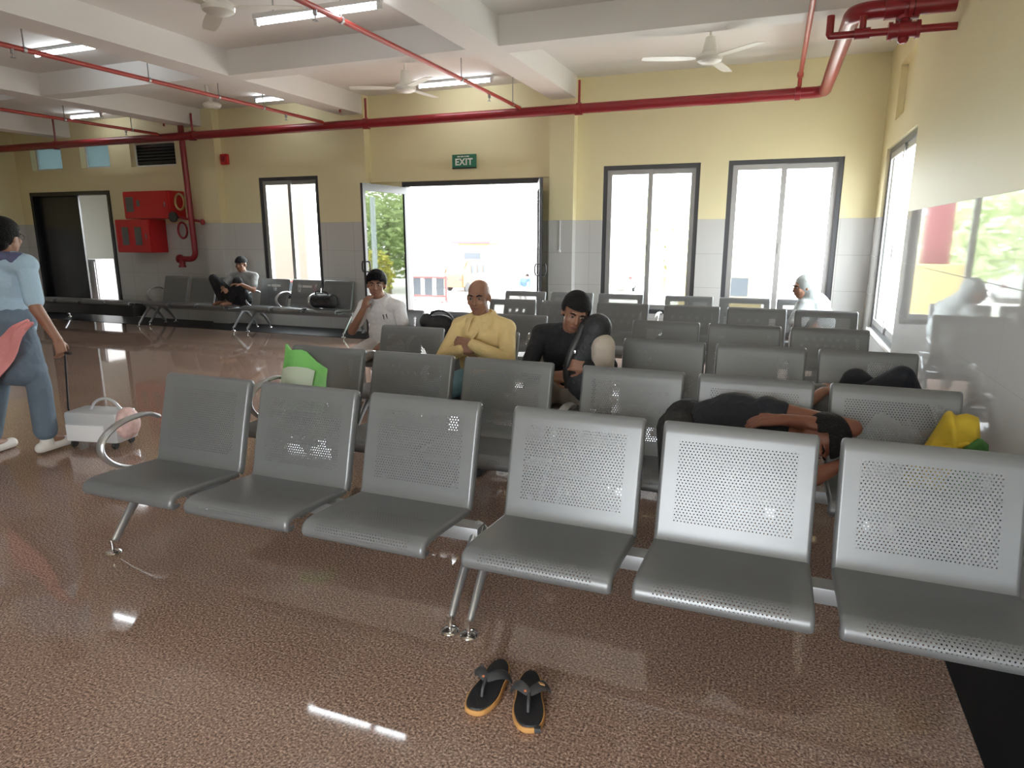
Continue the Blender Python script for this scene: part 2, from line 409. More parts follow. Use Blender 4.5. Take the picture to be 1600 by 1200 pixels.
def window(idx, x0, x1, z0, z1, along='x', plane=YB, inset=.02, dep=.11):
    """two-sash sliding window; modelled along x then turned for the side wall"""
    root = bpy.data.objects.new('window_%d' % idx, None); COL.objects.link(root); root['kind'] = 'structure'
    cx, hw = (x0+x1)/2, (x1-x0)/2
    h = z1-z0
    f = obj('window_frame', frame_bm(-hw, hw, 0, dep, 0, h, .055), M['dark_alu'], root)
    for s, (a, b, yy) in enumerate([(-hw+.055, .03, dep*.11), (-.03, hw-.055, dep*.5)]):
        sh = obj('window_sash', frame_bm(a, b, yy, yy+dep*.345, .055, h-.055, .062), M['alu'], root)
        bm = BM(); box(bm, (a+.055, yy+dep*.14, .11), (b-.055, yy+dep*.19, h-.11)); obj('window_pane', bm, M['glass'], sh)
    bm = BM(); box(bm, (-.012, .0, h*.42), (.012, .014, h*.42+.12), bev=.003); obj('window_latch', bm, M['alu'], root)
    if along == 'x': root.location = (cx, plane+inset, z0)
    else: root.location = (plane+inset, cx, z0); root.rotation_euler = (0, 0, -PI/2)
    return root
window(1, *BACK[0]); window(2, *BACK[2]); window(3, *BACK[3])
window(4, *RIGHT[0], along='y', plane=XR, inset=.032, dep=.045)
bm = BM(); box(bm, (XR-.01, RIGHT[0][0]-.02, .435), (XR+.084, RIGHT[0][1]+.02, .465), bev=.004); struct('windowsill_1', bm, M['white'])

# ventilator lights high in the left part of the back wall
for i, b in enumerate(BACK[5:8]):
    root = bpy.data.objects.new('window_%d' % (5+i), None); COL.objects.link(root); root['kind'] = 'structure'
    root.location = (b[0], YB+.10, b[2]); W, H = b[1]-b[0], b[3]-b[2]
    obj('window_frame', frame_bm(0, W, 0, .05, 0, H, .035), M['fixture'], root)
    if i < 2:
        bm = BM(); box(bm, (.03, .02, .03), (W-.03, .026, H-.03)); obj('frosted_pane', bm, M['frost'], root)
    else:
        bm = BM()
        for k in range(6):
            z = .05+k*(H-.1)/6
            box(bm, (.035, .01, z), (W-.035, .018, z+.07), mtx=None)
        box(bm, (.03, .03, .03), (W-.03, .036, H-.03))
        obj('dark_louvre', bm, M['doorblack'], root)

# entrance door: frame and two open glazed leaves
d = bpy.data.objects.new('door_1', None); COL.objects.link(d); d['kind'] = 'structure'; d.location = (-4.28, YB, 0)
bm = BM()
box(bm, (-1.12, .0, 0), (-1.06, .12, 2.28)); box(bm, (1.06, .0, 0), (1.12, .12, 2.28)); box(bm, (-1.06, .0, 2.21), (1.06, .12, 2.28))
obj('door_frame', bm, M['dark_alu'], d)
def leaf(hx, ang, sgn):
    lf = bpy.data.objects.new('door_leaf', None); COL.objects.link(lf); lf.parent = d
    lf.location = (hx, -.01, .02); lf.rotation_euler = (0, 0, ang)
    W = 1.03*sgn
    a, b = min(0, W), max(0, W)
    bm = BM()
    box(bm, (a, -.02, 0), (a+.055, .02, 2.18)); box(bm, (b-.055, -.02, 0), (b, .02, 2.18)); box(bm, (a+.055, -.02, 2.08), (b-.055, .02, 2.18)); box(bm, (a+.055, -.02, 0), (b-.055, .02, .14))
    obj('leaf_frame', bm, M['dark_alu'], lf)
    bm = BM(); box(bm, (a+.05, -.004, .13), (b-.05, .004, 2.09)); obj('leaf_pane', bm, M['door_glass'], lf)
    bm = BM(); hx2 = W-.03*sgn
    for s in (-1, 1): tube(bm, smooth_path([(hx2, s*.02, .98), (hx2, s*.07, .98), (hx2, s*.07, 1.12), (hx2, s*.02, 1.12)], 1), .011, 8)
    obj('leaf_handle', bm, M['dark_alu'], lf)
leaf(-1.06, math.radians(-95), 1)
leaf(1.06, math.radians(111), -1)

# doorway at the far left: dark leaf, and a small lit room behind
d = bpy.data.objects.new('door_2', None); COL.objects.link(d); d['kind'] = 'structure'; d.location = (BACK[4][0], YB, 0)
W = BACK[4][1]-BACK[4][0]
bm = BM(); box(bm, (0, -.02, 0), (.07, .15, 2.3)); box(bm, (W-.07, -.02, 0), (W, .15, 2.3)); box(bm, (.07, -.02, 2.23), (W-.07, .15, 2.3)); obj('door_frame', bm, M['doorblack'], d)
bm = BM(); box(bm, (.07, .05, 0), (1.22, .09, 2.23), bev=.004); obj('door_leaf', bm, M['doorblack'], d)
X0 = BACK[4][0]
bm = BM()
box(bm, (X0-.3, YB+1.9, 0), (X0+2.6, YB+2.0, 3.0), 0); box(bm, (X0-.4, YB+.25, 0), (X0-.3, YB+2.0, 3.0), 0); box(bm, (X0-.4, YB+.25, 2.6), (X0+2.7, YB+2.0, 2.66), 0)  # right side left open so daylight brightens the room
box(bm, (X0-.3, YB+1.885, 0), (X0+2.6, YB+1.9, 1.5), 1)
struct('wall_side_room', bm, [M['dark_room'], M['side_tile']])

# ---------------------------------------------------------------- waiting benches
SW, PITCH = 0.535, 0.605
def seat_profile():
    return [(.050, .356), (.026, .352), (.008, .360), (0, .378), (.004, .397), (.018, .412), (.045, .420), (.055, .4205), (.10, .420), (.20, .414), (.30, .405), (.37, .399), (.400, .397)]
def back_profile():
    return [(.398, .395), (.408, .408), (.418, .44), (.422, .457), (.435, .51), (.458, .60), (.482, .69), (.503, .763), (.507, .778), (.513, .798), (.523, .812), (.538, .817), (.552, .808), (.556, .79)]
def strip_part(name, prof, m, parent, flange):
    """pressed sheet following a side profile, with turned-down side flanges"""
    bm = BM(); uvl = bm.loops.layers.uv.new('UVMap')
    hw = SW/2
    cols = [(-hw, flange), (-hw, flange*.45), (-hw+.003, .004), (-hw+.010, 0), (-hw+.013, 0), (-hw+.018, 0), (-hw*.5, 0), (0, 0), (hw*.5, 0), (hw-.018, 0), (hw-.013, 0), (hw-.010, 0), (hw-.003, .004), (hw, flange*.45), (hw, flange)]
    P = [Vector((0, y, z)) for y, z in prof]; s = 0; L = [0]
    for a, b in zip(P, P[1:]): s += (b-a).length; L.append(s)
    G = []
    for i, p in enumerate(P):
        t = (P[min(i+1, len(P)-1)]-P[max(i-1, 0)]).normalized()
        n = Vector((0, -t.z, t.y))                       # sitter's side is the other way
        if name == 'seat': pass
        row = []
        for x, off in cols:
            q = p - n*off if name == 'backrest' else p - n*off
            row.append((bm.verts.new((x, q.y, q.z)), x, L[i]))
        G.append(row)
    for i in range(len(G)-1):
        for j in range(len(cols)-1):
            c = [G[i][j], G[i][j+1], G[i+1][j+1], G[i+1][j]]
            f = bm.faces.new([k[0] for k in c])
            for lp, k in zip(f.loops, c): lp[uvl].uv = (k[1], k[2])
    # give the sheet thickness with a matching inner skin
    me = bpy.data.meshes.new(name); bmesh.ops.recalc_face_normals(bm, faces=bm.faces); bm.to_mesh(me); bm.free()
    o = link(name, me, parent, m, 50)
    sd = o.modifiers.new('thickness', 'SOLIDIFY'); sd.thickness = .0035; sd.offset = 0
    bpy.context.view_layer.update()
    me2 = bpy.data.meshes.new_from_object(o.evaluated_get(bpy.context.evaluated_depsgraph_get()))
    o.modifiers.clear(); o.data = me2; shade(me2, 50)
    return o

def make_leg(front, parent, x):
    bm = BM()
    top = (x, .41, .30); y = .12 if front else .68
    sgn = -1 if front else 1
    if front: path = [(x, .43, .315), (x, .36, .285), (x, .24, .165), (x, .15, .055)]
    else: path = [(x, .40, .315), (x, .47, .275), (x, .58, .16), (x, .655, .055)]
    P = smooth_path(path, 2); n = len(P)
    tube(bm, P, [.030*(1-i/(n-1)) + .0165*(i/(n-1)) for i in range(n)], 14, flat=(.78, 1.1))
    lg = obj('leg', bm, M['castalu'], parent, 50)
    bm = BM(); fy = .135 if front else .67
    lathe(bm, [(.034, 0), (.036, .004), (.033, .010), (.022, .015), (.009, .019), (.0075, .052), (.013, .054), (.013, .068)], (x, fy, 0), 18)
    obj('glide_foot', bm, M['chrome'], lg, 40)
    return lg

def make_arm(parent, x):
    bm = BM()
    path = [(x, .47, .60), (x, .42, .628), (x, .34, .632), (x, .24, .618), (x, .15, .565), (x, .135, .50), (x, .19, .43), (x, .28, .385), (x, .40, .345)]
    P = smooth_path(path, 2)
    tube(bm, P, .0155, 10, flat=(1.5, .8), up=(0, 0, 1))
    return obj('armrest', bm, M['castalu'], parent, 50)

def make_bench(nseat=3, arms=(), legs='ends', backs=True):
    """local frame: x along the row, y from the seat's front edge backwards, centred"""
    root = bpy.data.objects.new('waiting_bench', None); COL.objects.link(root)
    half = nseat*PITCH/2 + .02
    bm = BM(); box(bm, (-half, .355, .275), (half, .435, .335), bev=.006); obj('crossbeam', bm, M['beamgrey'], root)
    for k in range(nseat):
        x = (k-(nseat-1)/2)*PITCH
        for nm, pr, mm, fl in (('seat', seat_profile, M['seat'], .022), ('backrest', back_profile, M['back'], .030)):
            if nm == 'backrest' and not backs: continue
            if nm not in SEATS: q = SEATS[nm] = strip_part(nm, pr(), mm, root, fl)
            else: q = SEATS[nm].copy(); COL.objects.link(q); q.parent = root
            q.location = (x, 0, 0)
        bm = BM()
        for s in (-1, 1):
            if backs: tube(bm, [(x+s*.17, .40, .31), (x+s*.17, .44, .39), (x+s*.17, .462, .47)], .014, 8, flat=(1.2, .6))
            box(bm, (x+s*.17-.018, .18, .335), (x+s*.17+.018, .42, .355)); tube(bm, [(x+s*.17, .20, .35), (x+s*.17, .20, .405)], .01, 8)
        box(bm, (x-.17, .33, .336), (x+.17, .352, .352)); obj('seat_bracket', bm, M['beamgrey'], root)
    for x in (-half+.02, half-.02):
        make_leg(True, root, x); make_leg(False, root, x)
    for a in arms:
        x = a*PITCH - nseat*PITCH/2
        make_arm(root, x)
    return root
SEATS = {}

def bench(cx, ytop, label, arms=(0, 3), rz=0.0, group=None, nseat=3, backs=True):
    b = make_bench(nseat, arms, backs=backs)
    b.location = (cx, ytop-.53, 0); b.rotation_euler = (0, 0, rz)
    tag(b, label, 'bench', group)
    return b
G1 = 'rows of steel waiting benches'
B = {}
R1, R2, R3, R4, R5, R6 = 2.49, 3.45, 4.50, 5.53, 6.86, 7.97
B['1L'] = bench(-1.99, R1, 'three-seat steel bench in the front row, its armrest end by the trolley bag', (0,), group=G1)
B['1R'] = bench(-.095, R1, 'pale grey three-seat steel bench in the front row, behind the flip-flops', (), group=G1)
B['2L'] = bench(-1.985, R2, 'grey steel bench in the second row with the green plastic packet on its end seat', (0,), group=G1)
B['2R'] = bench(-.075, R2, 'grey steel bench in the second row with the sleeper and the yellow bundle on it', (0, 3,), group=G1)
B['3L'] = bench(-1.985, R3, 'steel bench under the bald man in yellow and the man in black', (0, 1), group=G1)
B['3R'] = bench(-.08, R3, 'dark steel bench in the third row that the person with raised knees lies on', (0, 3), group=G1)
B['4L'] = bench(-2.72, R4, 'steel bench that the white-shirted man sits on, fourth row', (1,), group=G1)
B['4R'] = bench(-.23, R4, 'empty dark steel bench in the fourth row, right half, seats dark against the light', (3,), group=G1)
B['5L'] = bench(-2.085, R5, 'empty steel bench in the fifth row, behind the man in black', (0,), group=G1)
B['5R'] = bench(-.185, R5, 'empty steel bench in the fifth row, just in front of the person in the shawl', (3,), group=G1)
B['6L'] = bench(-2.35, R6, 'steel bench in the back row near the right leaf of the entrance', (3,), group=G1)
B['6R'] = bench(-.35, R6, 'steel bench in the back row under the windows, where the person in the shawl sits', (0,), group=G1)
B['WL'] = bench(-9.02, 8.78, 'steel bench against the back wall that the man with raised knees sits on', (0, 3), group='benches against the back wall')
B['WR'] = bench(-6.92, 8.78, 'steel bench against the back wall, with stickers and the handbag on it', (0, 1, 2), group='benches against the back wall')
B['W0'] = bench(-11.2, 8.62, 'long low bench without backrests near the dark doorway', (), nseat=4, backs=False)
bm = BM(); box(bm, (-1.15, .10, .16), (1.15, .36, .355), bev=.01); q = obj('underbox', bm, M['blackplastic'], B['W0']); q['label'] = 'black underframe'  # solid black box filling the space under the seat pans
for k in (0, 1):
    bm = BM(); box(bm, (-.155, -.004, 0), (-.095, 0, .03)); box(bm, (-.075, -.004, -.003), (.10, 0, .032))
    s = obj('sticker', bm, M['sticker'], B['WR']); s.location = ((k-1)*PITCH+.02, .482, .70); s.rotation_euler = (math.radians(-14), 0, 0); s['label'] = 'pale sticker strip'

# ---------------------------------------------------------------- fire pipes
ZP, YP = 3.07, 8.80
t = thing('fire_main_pipe', 'thick red pipe running along the back wall and turning along the right wall', 'pipe', (-6, YP, ZP))
def rel(p, o): return tuple(a-b for a, b in zip(p, o.location))
bm = BM()
path = [(-13.9, YP, ZP), (.18, YP, ZP)] + arc((.18, YP-.12, ZP), .12, PI/2, 0, 5, 'xy')[1:] + [(.34, 5.98, ZP)]
path += arc((.46, 5.98, ZP), .12, PI, PI*1.5, 5, 'xy')[1:] + [(XR+.02, 5.86, ZP)]
tube(bm, [rel(p, t) for p in path], .062, 16); obj('pipe', bm, M['red'], t)
for x in (-12.2, -9.0, -5.72, -2.55, .02):
    bm = BM()
    lathe(bm, [(.068, -.03), (.074, -.028), (.074, .028), (.068, .03)], (x-t.location.x, 0, 0), 16, axis='x'); obj('clamp_band', bm, M['red'], t)
    if x < 0:
        bm = BM(); tube(bm, [rel((x, YP, ZP+.05), t), rel((x, YP, ZB+.16 if x > -12 else ZC), t)], .016, 8); box(bm, rel((x-.05, YP-.03, ZP-.075), t), rel((x+.05, YP+.03, ZP-.062), t)); obj('hanger', bm, M['red'], t)
# hanger rods on the far sides of the beams
for x in (-5.93, -9.30):
    bm = BM(); tube(bm, [rel((x-.1, YP-.18, ZP+.14), t), rel((x-.1, YP-.18, ZB+.15), t)], .014, 8); obj('hanger', bm, M['red'], t)
bm = BM()
for a in ((.60, .075, .12), (.74, .09, .035), (.70, .09, .03)):
    lathe(bm, [(a[1], -a[2]/2), (a[1], a[2]/2)], rel((a[0], 5.86, ZP), t), 16, axis='x')
lathe(bm, [(.055, 0), (.05, -.17), (.04, -.17), (.04, -.2)], rel((.67, 5.86, ZP), t), 12)
obj('tee_flange', bm, M['red'], t)

t = thing('drain_pipe', 'short dark red pipe with a flanged valve under the thick pipe at the right wall', 'pipe', (.6, 5.72, 2.885))
bm = BM(); tube(bm, [rel(p, t) for p in [(.19, 5.70, 3.02), (.19, 5.70, 2.895), (.196, 5.70, 2.885), (.205, 5.70, 2.885), (XR+.02, 5.74, 2.885)]], .026, 12); obj('pipe', bm, M['red'], t)
bm = BM()
for x, r, h in ((.575, .06, .025), (.61, .05, .06), (.66, .062, .07), (.715, .05, .05), (.745, .06, .025)): lathe(bm, [(r, -h/2), (r, h/2)], rel((x, 5.725, 2.885), t), 16, axis='x')
lathe(bm, [(.035, .03), (.03, .07), (.05, .07), (.05, .085), (.02, .09)], rel((.66, 5.725, 2.885), t), 14)
lathe(bm, [(.02, -.085), (.035, -.07), (.035, -.05)], rel((.66, 5.725, 2.885), t), 14)
obj('valve_body', bm, M['red'], t)
bm = BM(); lathe(bm, [(.036, -.05), (.036, .05)], rel((.40, 5.705, 2.885), t), 14, axis='x'); tube(bm, [rel((.40, 5.705, 2.885), t), rel((.40, 5.705, 3.0), t)], .022, 10); obj('tee_fitting', bm, M['red'], t)

def branch(x0, y0, x1, y1, label, drops, rods):
    t = thing('sprinkler_pipe', label, 'pipe', (x1, y1, ZP+.05), group='thin sprinkler branch pipes')
    bm = BM(); tube(bm, [(x0-x1, y0-y1, .0), (-(x1-x0)*.02, -.08, 0), (0, 0, -.03)], .0225, 10); obj('pipe', bm, M['redthin'], t)
    dx, dy = (x0-x1), (y0-y1)
    for f in drops:
        bm = BM(); lathe(bm, [(.016, 0), (.016, -.04), (.006, -.045), (.006, -.07), (.022, -.072), (.022, -.077)], (dx*f, dy*f, -.015), 10); obj('sprinkler_head', bm, M['steel'], t)
    for f in rods:
        bm = BM(); tube(bm, [(dx*f, dy*f, .02), (dx*f, dy*f, ZC-ZP-.05)], .006, 6); lathe(bm, [(.027, -.014), (.027, .014)], (dx*f, dy*f, 0), 12, axis='y'); obj('hanger_rod', bm, M['steel'], t)
branch(-3.27, -2.0, -3.33, YP, 'thin red sprinkler pipe crossing the ceiling toward the entrance, below a tube light', (.10, .40), (.17, .37, .03))
branch(-6.50, -2.0, -6.42, YP, 'thin red sprinkler pipe crossing the ceiling toward the narrow left window', (.08, .41), (.12, .19, .28, .40))
branch(-9.85, -2.0, -9.68, YP, 'thin red sprinkler pipe at the far left, ending by the red riser', (.06, .37), (.05, .15, .37))
t = thing('sprinkler_pipe', 'thin glossy red pipe running toward the camera beside the right turn of the thick pipe', 'pipe', (.03, YP, ZP+.05), group='thin sprinkler branch pipes')
bm = BM(); tube(bm, [(0, 0, .02), (0, -.02, .12), (.0, -.14, .11), (.06, -4.5, .11), (.06, -10.8, .11)], .0225, 10); obj('pipe', bm, M['redthin'], t)
bm = BM(); lathe(bm, [(.034, -.05), (.034, .05)], (0, -.18, .11), 12, axis='y'); obj('coupling', bm, M['redthin'], t)
for y in (-1.3, -3.0):
    bm = BM(); tube(bm, [(.03, y, .13), (.03, y, ZC-ZP-.05)], .006, 6); obj('hanger_rod', bm, M['steel'], t)

# riser with valve at the hose cabinets
t = thing('fire_riser', 'red vertical fire pipe on the left wall, with black valve handwheel and bent foot', 'pipe', (-9.33, 8.93, 0))
bm = BM(); P = [(0, -.05, 3.36), (0, 0, 1.22)] + [(-.12+.12*math.cos(a), 0, 1.22-.12*math.sin(a)*1) for a in [PI/2*k/5 for k in range(1, 6)]] + [(-.34, 0, 1.10)]
tube(bm, P, .048, 14); obj('pipe', bm, M['red'], t)
bm = BM(); lathe(bm, [(.075, -.02), (.075, .02), (.055, .02), (.055, .08)], (-.36, 0, 1.10), 16, axis='x'); tube(bm, [(-.30, 0, 1.10), (-.30, -.02, .98)], .05, 12); lathe(bm, [(.062, 0), (.062, .03)], (-.30, -.02, .96), 14); obj('foot_valve', bm, M['red'], t)
bm = BM(); tube(bm, [(-.30, 0, 1.80), (.22, 0, 1.72)], .022, 10); ell(bm, (.23, 0, 1.715), (.045, .04, .05)); obj('side_branch', bm, M['red'], t)
bm = BM(); lathe(bm, [(.085, -.02), (.09, 0), (.085, .02), (.03, .03), (.02, .1)], (-.24, -.16, 1.80), 18, axis='y'); obj('handwheel', bm, M['blackplastic'], t)
for z, c in ((2.05, 'brass'), (1.58, 'red')):
    bm = BM(); tube(bm, [(-.20+.10*math.cos(a), -.03, z+.13*math.sin(a)) for a in [2*PI*k/18 for k in range(19)]], .018, 8); obj('hose_loop', bm, M[c], t)
# hose cabinets
def cabinet(x0, x1, z0, z1, y0, label, panes, rz=0):
    t = thing('hose_cabinet', label, 'cabinet', ((x0+x1)/2, 9.19, (z0+z1)/2), group='red fire hose cabinets')
    w2, h2 = (x1-x0)/2, (z1-z0)/2
    bm = BM(); box(bm, (-w2, -(9.19-y0), -h2), (w2, 0, h2), bev=.008); obj('body', bm, M['redbox'], t)
    yy = -(9.19-y0)
    dr = obj('door', frame_bm(-w2+.015, w2-.015, yy-.018, yy-.001, -h2+.015, h2-.015, .05), M['redbox'], t)
    bm = BM(); box(bm, (-w2+.06, yy-.014, -h2+.06), (w2-.06, yy-.001, h2-.06)); obj('door_panel', bm, M['redbox'], dr)
    for (a, b, c, e) in panes:
        bm = BM(); box(bm, (a*w2, yy-.020, c*h2), (b*w2, yy-.0145, e*h2), bev=.002); p = obj('glass_pane', bm, M['hoseglass'], dr); p['label'] = 'dark glass pane'
    bm = BM(); box(bm, (w2-.10, yy-.03, -.04), (w2-.085, yy-.018, .04), bev=.002); obj('latch', bm, M['steel'], dr)
cabinet(-10.78, -9.72, 1.78, 2.24, 8.86, 'upper red fire hose cabinet beside the riser, wider one with a small window', [(-.88, -.55, -.5, .6), (-.40, -.27, -.1, .35)])
cabinet(-11.05, -10.22, 1.20, 1.77, 8.86, 'lower red fire hose cabinet hanging under the wider one', [(-.62, -.25, -.55, .55), (.12, .50, -.55, .55)])
# alarm sounder
t = thing('fire_alarm', 'round red alarm sounder high on the wall between red riser and narrow window', 'alarm', (-8.735, YB, 2.73))
bm = BM(); box(bm, (-.075, -.06, -.085), (.075, 0, .085), bev=.02); obj('housing', bm, M['redbox'], t)
bm = BM(); lathe(bm, [(.055, 0), (.05, -.02), (.02, -.03)], (0, -.06, .005), 18, axis='y'); obj('horn', bm, M['red'], t)
# exit sign
t = thing('exit_sign', 'green EXIT sign with white letters on the wall over the entrance', 'sign', (-4.33, YB-.045, 2.45))
bm = BM(); box(bm, (-.185, -.035, 0), (.185, 0, .175), bev=.005); obj('panel', bm, M['green'], t)
bm = BM(); box(bm, (-.185, -.036, -.018), (.185, .0, -.001)); obj('base_rail', bm, M['blackplastic'], t)
def text_mesh(s, size, name, m, parent, loc, rot, depth=.004, bold=.0):
    c = bpy.data.curves.new(name, 'FONT'); c.body = s; c.size = size; c.align_x = 'CENTER'; c.align_y = 'CENTER'; c.extrude = depth/2; c.offset = bold; c.space_character = 1.1
    o = bpy.data.objects.new(name, c); COL.objects.link(o); bpy.context.view_layer.update()
    me = bpy.data.meshes.new_from_object(o.evaluated_get(bpy.context.evaluated_depsgraph_get())); bpy.data.objects.remove(o)
    me.materials.clear()
    q = link(name, me, parent, m, smooth=False); q.location = loc; q.rotation_euler = rot
    return q
text_mesh('EXIT', .125, 'lettering', M['letter'], t, (0, -.037, .068), (PI/2, 0, 0), bold=.004)
bm = BM()
for a, b in ((-.10, -.055), (-.045, .0), (.012, .03), (.04, .085)): box(bm, (a, -.039, .138), (b, -.035, .152))
obj('small_lettering', bm, M['letter'], t)

# ---------------------------------------------------------------- ceiling lights and fans
def tube_light(x0, x1, y, z, label, rz=0):
    t = thing('tube_light', label, 'light', ((x0+x1)/2, y, z), rz, group='fluorescent tube lights')
    h = (x1-x0)/2
    bm = BM(); box(bm, (-h-.02, -.025, .03), (h+.02, .025, ZC-z if ZC-z < .09 else .07), bev=.004); obj('fixture', bm, M['fixture'], t)
    if ZC-z > .2:
        for s in (-1, 1):
            bm = BM(); tube(bm, [(s*h*.7, 0, .06), (s*h*.7, 0, ZC-z)], .006, 8); obj('suspension_rod', bm, M['steel'], t)
    for s in (-1, 1):
        bm = BM(); box(bm, (s*h-.018, -.016, -.02), (s*h+.018, .016, .035), bev=.004); obj('end_cap', bm, M['fixture'], t)
    bm = BM(); tube(bm, [(-h+.015, 0, 0), (h-.015, 0, 0)], .0145, 12); q = obj('lamp_tube', bm, M['tube'], t); q['label'] = 'glowing white tube'
TL = [(-7.93, -6.83, 5.62, 'tube light left of the big white beam, above the nearest red branch pipe'),
      (-4.75, -3.68, 8.62, 'tube light near the wall above the entrance, half behind a fan'), (-7.50, -6.92, 8.60, 'short tube light above the narrow left window'),
      (-11.5, -10.78, 8.62, 'tube light at the far left above the small high windows')]
for x0, x1, y, lb in TL: tube_light(x0, x1, y, 3.455, lb)
tube_light(-4.125, -2.965, 4.81, 3.18, 'long tube light hanging over the seating, beside the upper fan')  # dropped on added rods so its floor reflection clears the front seats
for x0, x1, y in ((-1.5, -.3, 1.2), (-4.9, -3.7, 1.4), (-8.2, -7.0, 1.4), (-11.5, -10.3, 5.6)): tube_light(x0, x1, y, 3.455, 'tube light out of view overhead')  # unseen tubes, kept for the light they add

def make_fan(loc, a0, label, r=.62, drop=.40):
    t = thing('ceiling_fan', label, 'fan', loc, 0, group='white ceiling fans')
    bm = BM(); lathe(bm, [(.02, -.09), (.055, -.06), (.07, -.02), (.07, 0)], (0, 0, drop), 18); obj('canopy', bm, M['fan'], t)
    bm = BM(); tube(bm, [(0, 0, drop-.06), (0, 0, .08)], .0125, 10); obj('downrod', bm, M['fan'], t)
    bm = BM(); lathe(bm, [(.02, .19), (.045, .18), (.055, .13), (.066, .07), (.075, .045), (.105, .030), (.118, .005), (.110, -.025), (.08, -.042), (.04, -.05), (.005, -.052)], (0, 0, 0), 26); obj('motor', bm, M['fan'], t)
    for k in range(3):
        a = a0 + k*2*PI/3
        bm = BM()
        rows = []
        for i in range(9):
            x = .12+(r-.12)*i/8; wv = .03 if i == 0 else (.055+.012*math.sin(i/8*PI))*(1 if i < 8 else .85)
            rows.append([(x, j*wv*.9, .0+.005*j*(1 if i > 1 else .3)) for j in (-1, -.5, 0, .5, 1)])
        sheet(bm, rows, .004)
        b = obj('blade', bm, M['fan'], t); b.rotation_euler = (0, 0, a)
    return t
make_fan((-3.92, 4.18, 3.10), math.radians(21), 'white ceiling fan at the top edge, left of the tall white beam')
make_fan((-4.05, 7.05, 3.10), math.radians(203), 'white ceiling fan hanging in front of the entrance')
make_fan((-.77, 6.95, 3.10), math.radians(199), 'white ceiling fan at the right, in front of the two tall windows')
t = thing('pendant_camera', 'small white ceiling fixture on a short stem above the red branch pipe, left', 'camera', (-7.35, 7.50, 3.20))
bm = BM(); lathe(bm, [(.035, .26), (.10, .275), (.10, .30), (.06, ZC-3.2)], (0, 0, 0), 18); obj('mount', bm, M['fan'], t)
bm = BM(); tube(bm, smooth_path([(-.01, 0, .27), (.0, 0, .16), (.05, 0, .10), (.06, 0, .03)], 2), .022, 10); obj('stem', bm, M['fan'], t)
bm = BM(); lathe(bm, [(.03, .05), (.095, .035), (.12, .01), (.10, -.02), (.03, -.03)], (.07, 0, 0), 20); obj('head', bm, M['fan'], t)

# ---------------------------------------------------------------- people
V = Vector
def frame_of(f, u):
    f = V(f).normalized(); u = V(u); u = (u - f*u.dot(f)).normalized(); r = f.cross(u)
    return Matrix((r, f, u)).transposed()          # columns: right, forward, up

def build_head(bm, c, R, s=1.0):
    P = lambda x, y, z: V(c) + R @ (V((x, y, z))*s)
    E = lambda x, y, z, a, b, d: ell(bm, P(x, y, z), (a*s, b*s, d*s), R)
    E(0, -.012, .030, .074, .092, .084); E(0, .022, -.030, .061, .074, .078); E(0, .040, -.082, .038, .042, .030)
    cap(bm, P(0, .088, .012), P(0, .104, -.024), .008*s, .0135*s); E(0, .094, -.028, .019, .012, .010)
    E(0, .074, .030, .052, .020, .012)
    for k in (-1, 1):
        E(k*.076, -.006, -.008, .010, .018, .030); E(k*.040, .062, -.022, .022, .022, .022)
    E(0, .084, -.058, .024, .014, .012)

def head_details(root, c, R, s, hairmat, hair='short', brow=True, glasses=False):
    P = lambda x, y, z: V(c) + R @ (V((x, y, z))*s)
    for k in (-1, 1):
        bm = BM(); ell(bm, P(k*.030, .0785, .006), (.0115*s, .0095*s, .0058*s), R, 12, 8); e = obj('eye', bm, M['eyew'], root)
        bm = BM(); ell(bm, P(k*.030, .0865, .006), (.0056*s, .0036*s, .0056*s), R, 10, 8); obj('iris', bm, M['eyeb'], e)
        if brow:
            bm = BM(); tube(bm, [P(k*.014, .094, .024), P(k*.030, .093, .030), P(k*.048, .079, .025)], [.0035*s, .0048*s, .0025*s], 8); obj('eyebrow', bm, M['hair'], root)
    bm = BM(); tube(bm, [P(-.024, .089, -.058), P(-.010, .098, -.055), P(.010, .098, -.055), P(.024, .089, -.058)], [.003*s, .006*s, .006*s, .003*s], 8); obj('mouth', bm, M['lip'], root)
    if hair in ('short', 'full', 'bun', 'cap'):
        bm = BM()
        vs = ell(bm, P(0, -.014, .034), (.0815*s, .100*s, .0915*s), R, 28, 20)
        Ri = R.transposed(); kill = []
        for f in bm.faces:
            q = Ri @ (f.calc_center_median()-V(c)); q /= s
            line = .050+.10*max(0, q.y-.04) if q.y > .03 else (.005 if q.y > -.02 else -.055)
            if hair == 'cap': line = .036
            if hair == 'full' and q.y > .03: line -= .012
            if q.z < line: kill.append(f)
        bmesh.ops.delete(bm, geom=kill, context='FACES')
        r = bmesh.ops.solidify(bm, geom=bm.faces[:], thickness=-.012*s)
        if hair == 'full': ell(bm, P(0, .02, .085), (.070*s, .075*s, .042*s), R)
        if hair == 'bun': ell(bm, P(0, -.115, -.045), (.040*s, .038*s, .040*s), R); ell(bm, P(0, -.06, -.04), (.070*s, .055*s, .05*s), R)
        me = remesh(bm, .005, 3); link('hair' if hair != 'cap' else 'cap', me, root, hairmat)
    if glasses:
        bm = BM()
        for k in (-1, 1):
            tube(bm, [P(k*.032+.022*math.cos(a), .100, .006+.017*math.sin(a)) for a in [2*PI*i/16 for i in range(17)]], .0018, 6)
            tube(bm, [P(k*.054, .100, .012), P(k*.080, .0, .010)], .0018, 6)
        obj('spectacles', bm, M['blackplastic'], root)

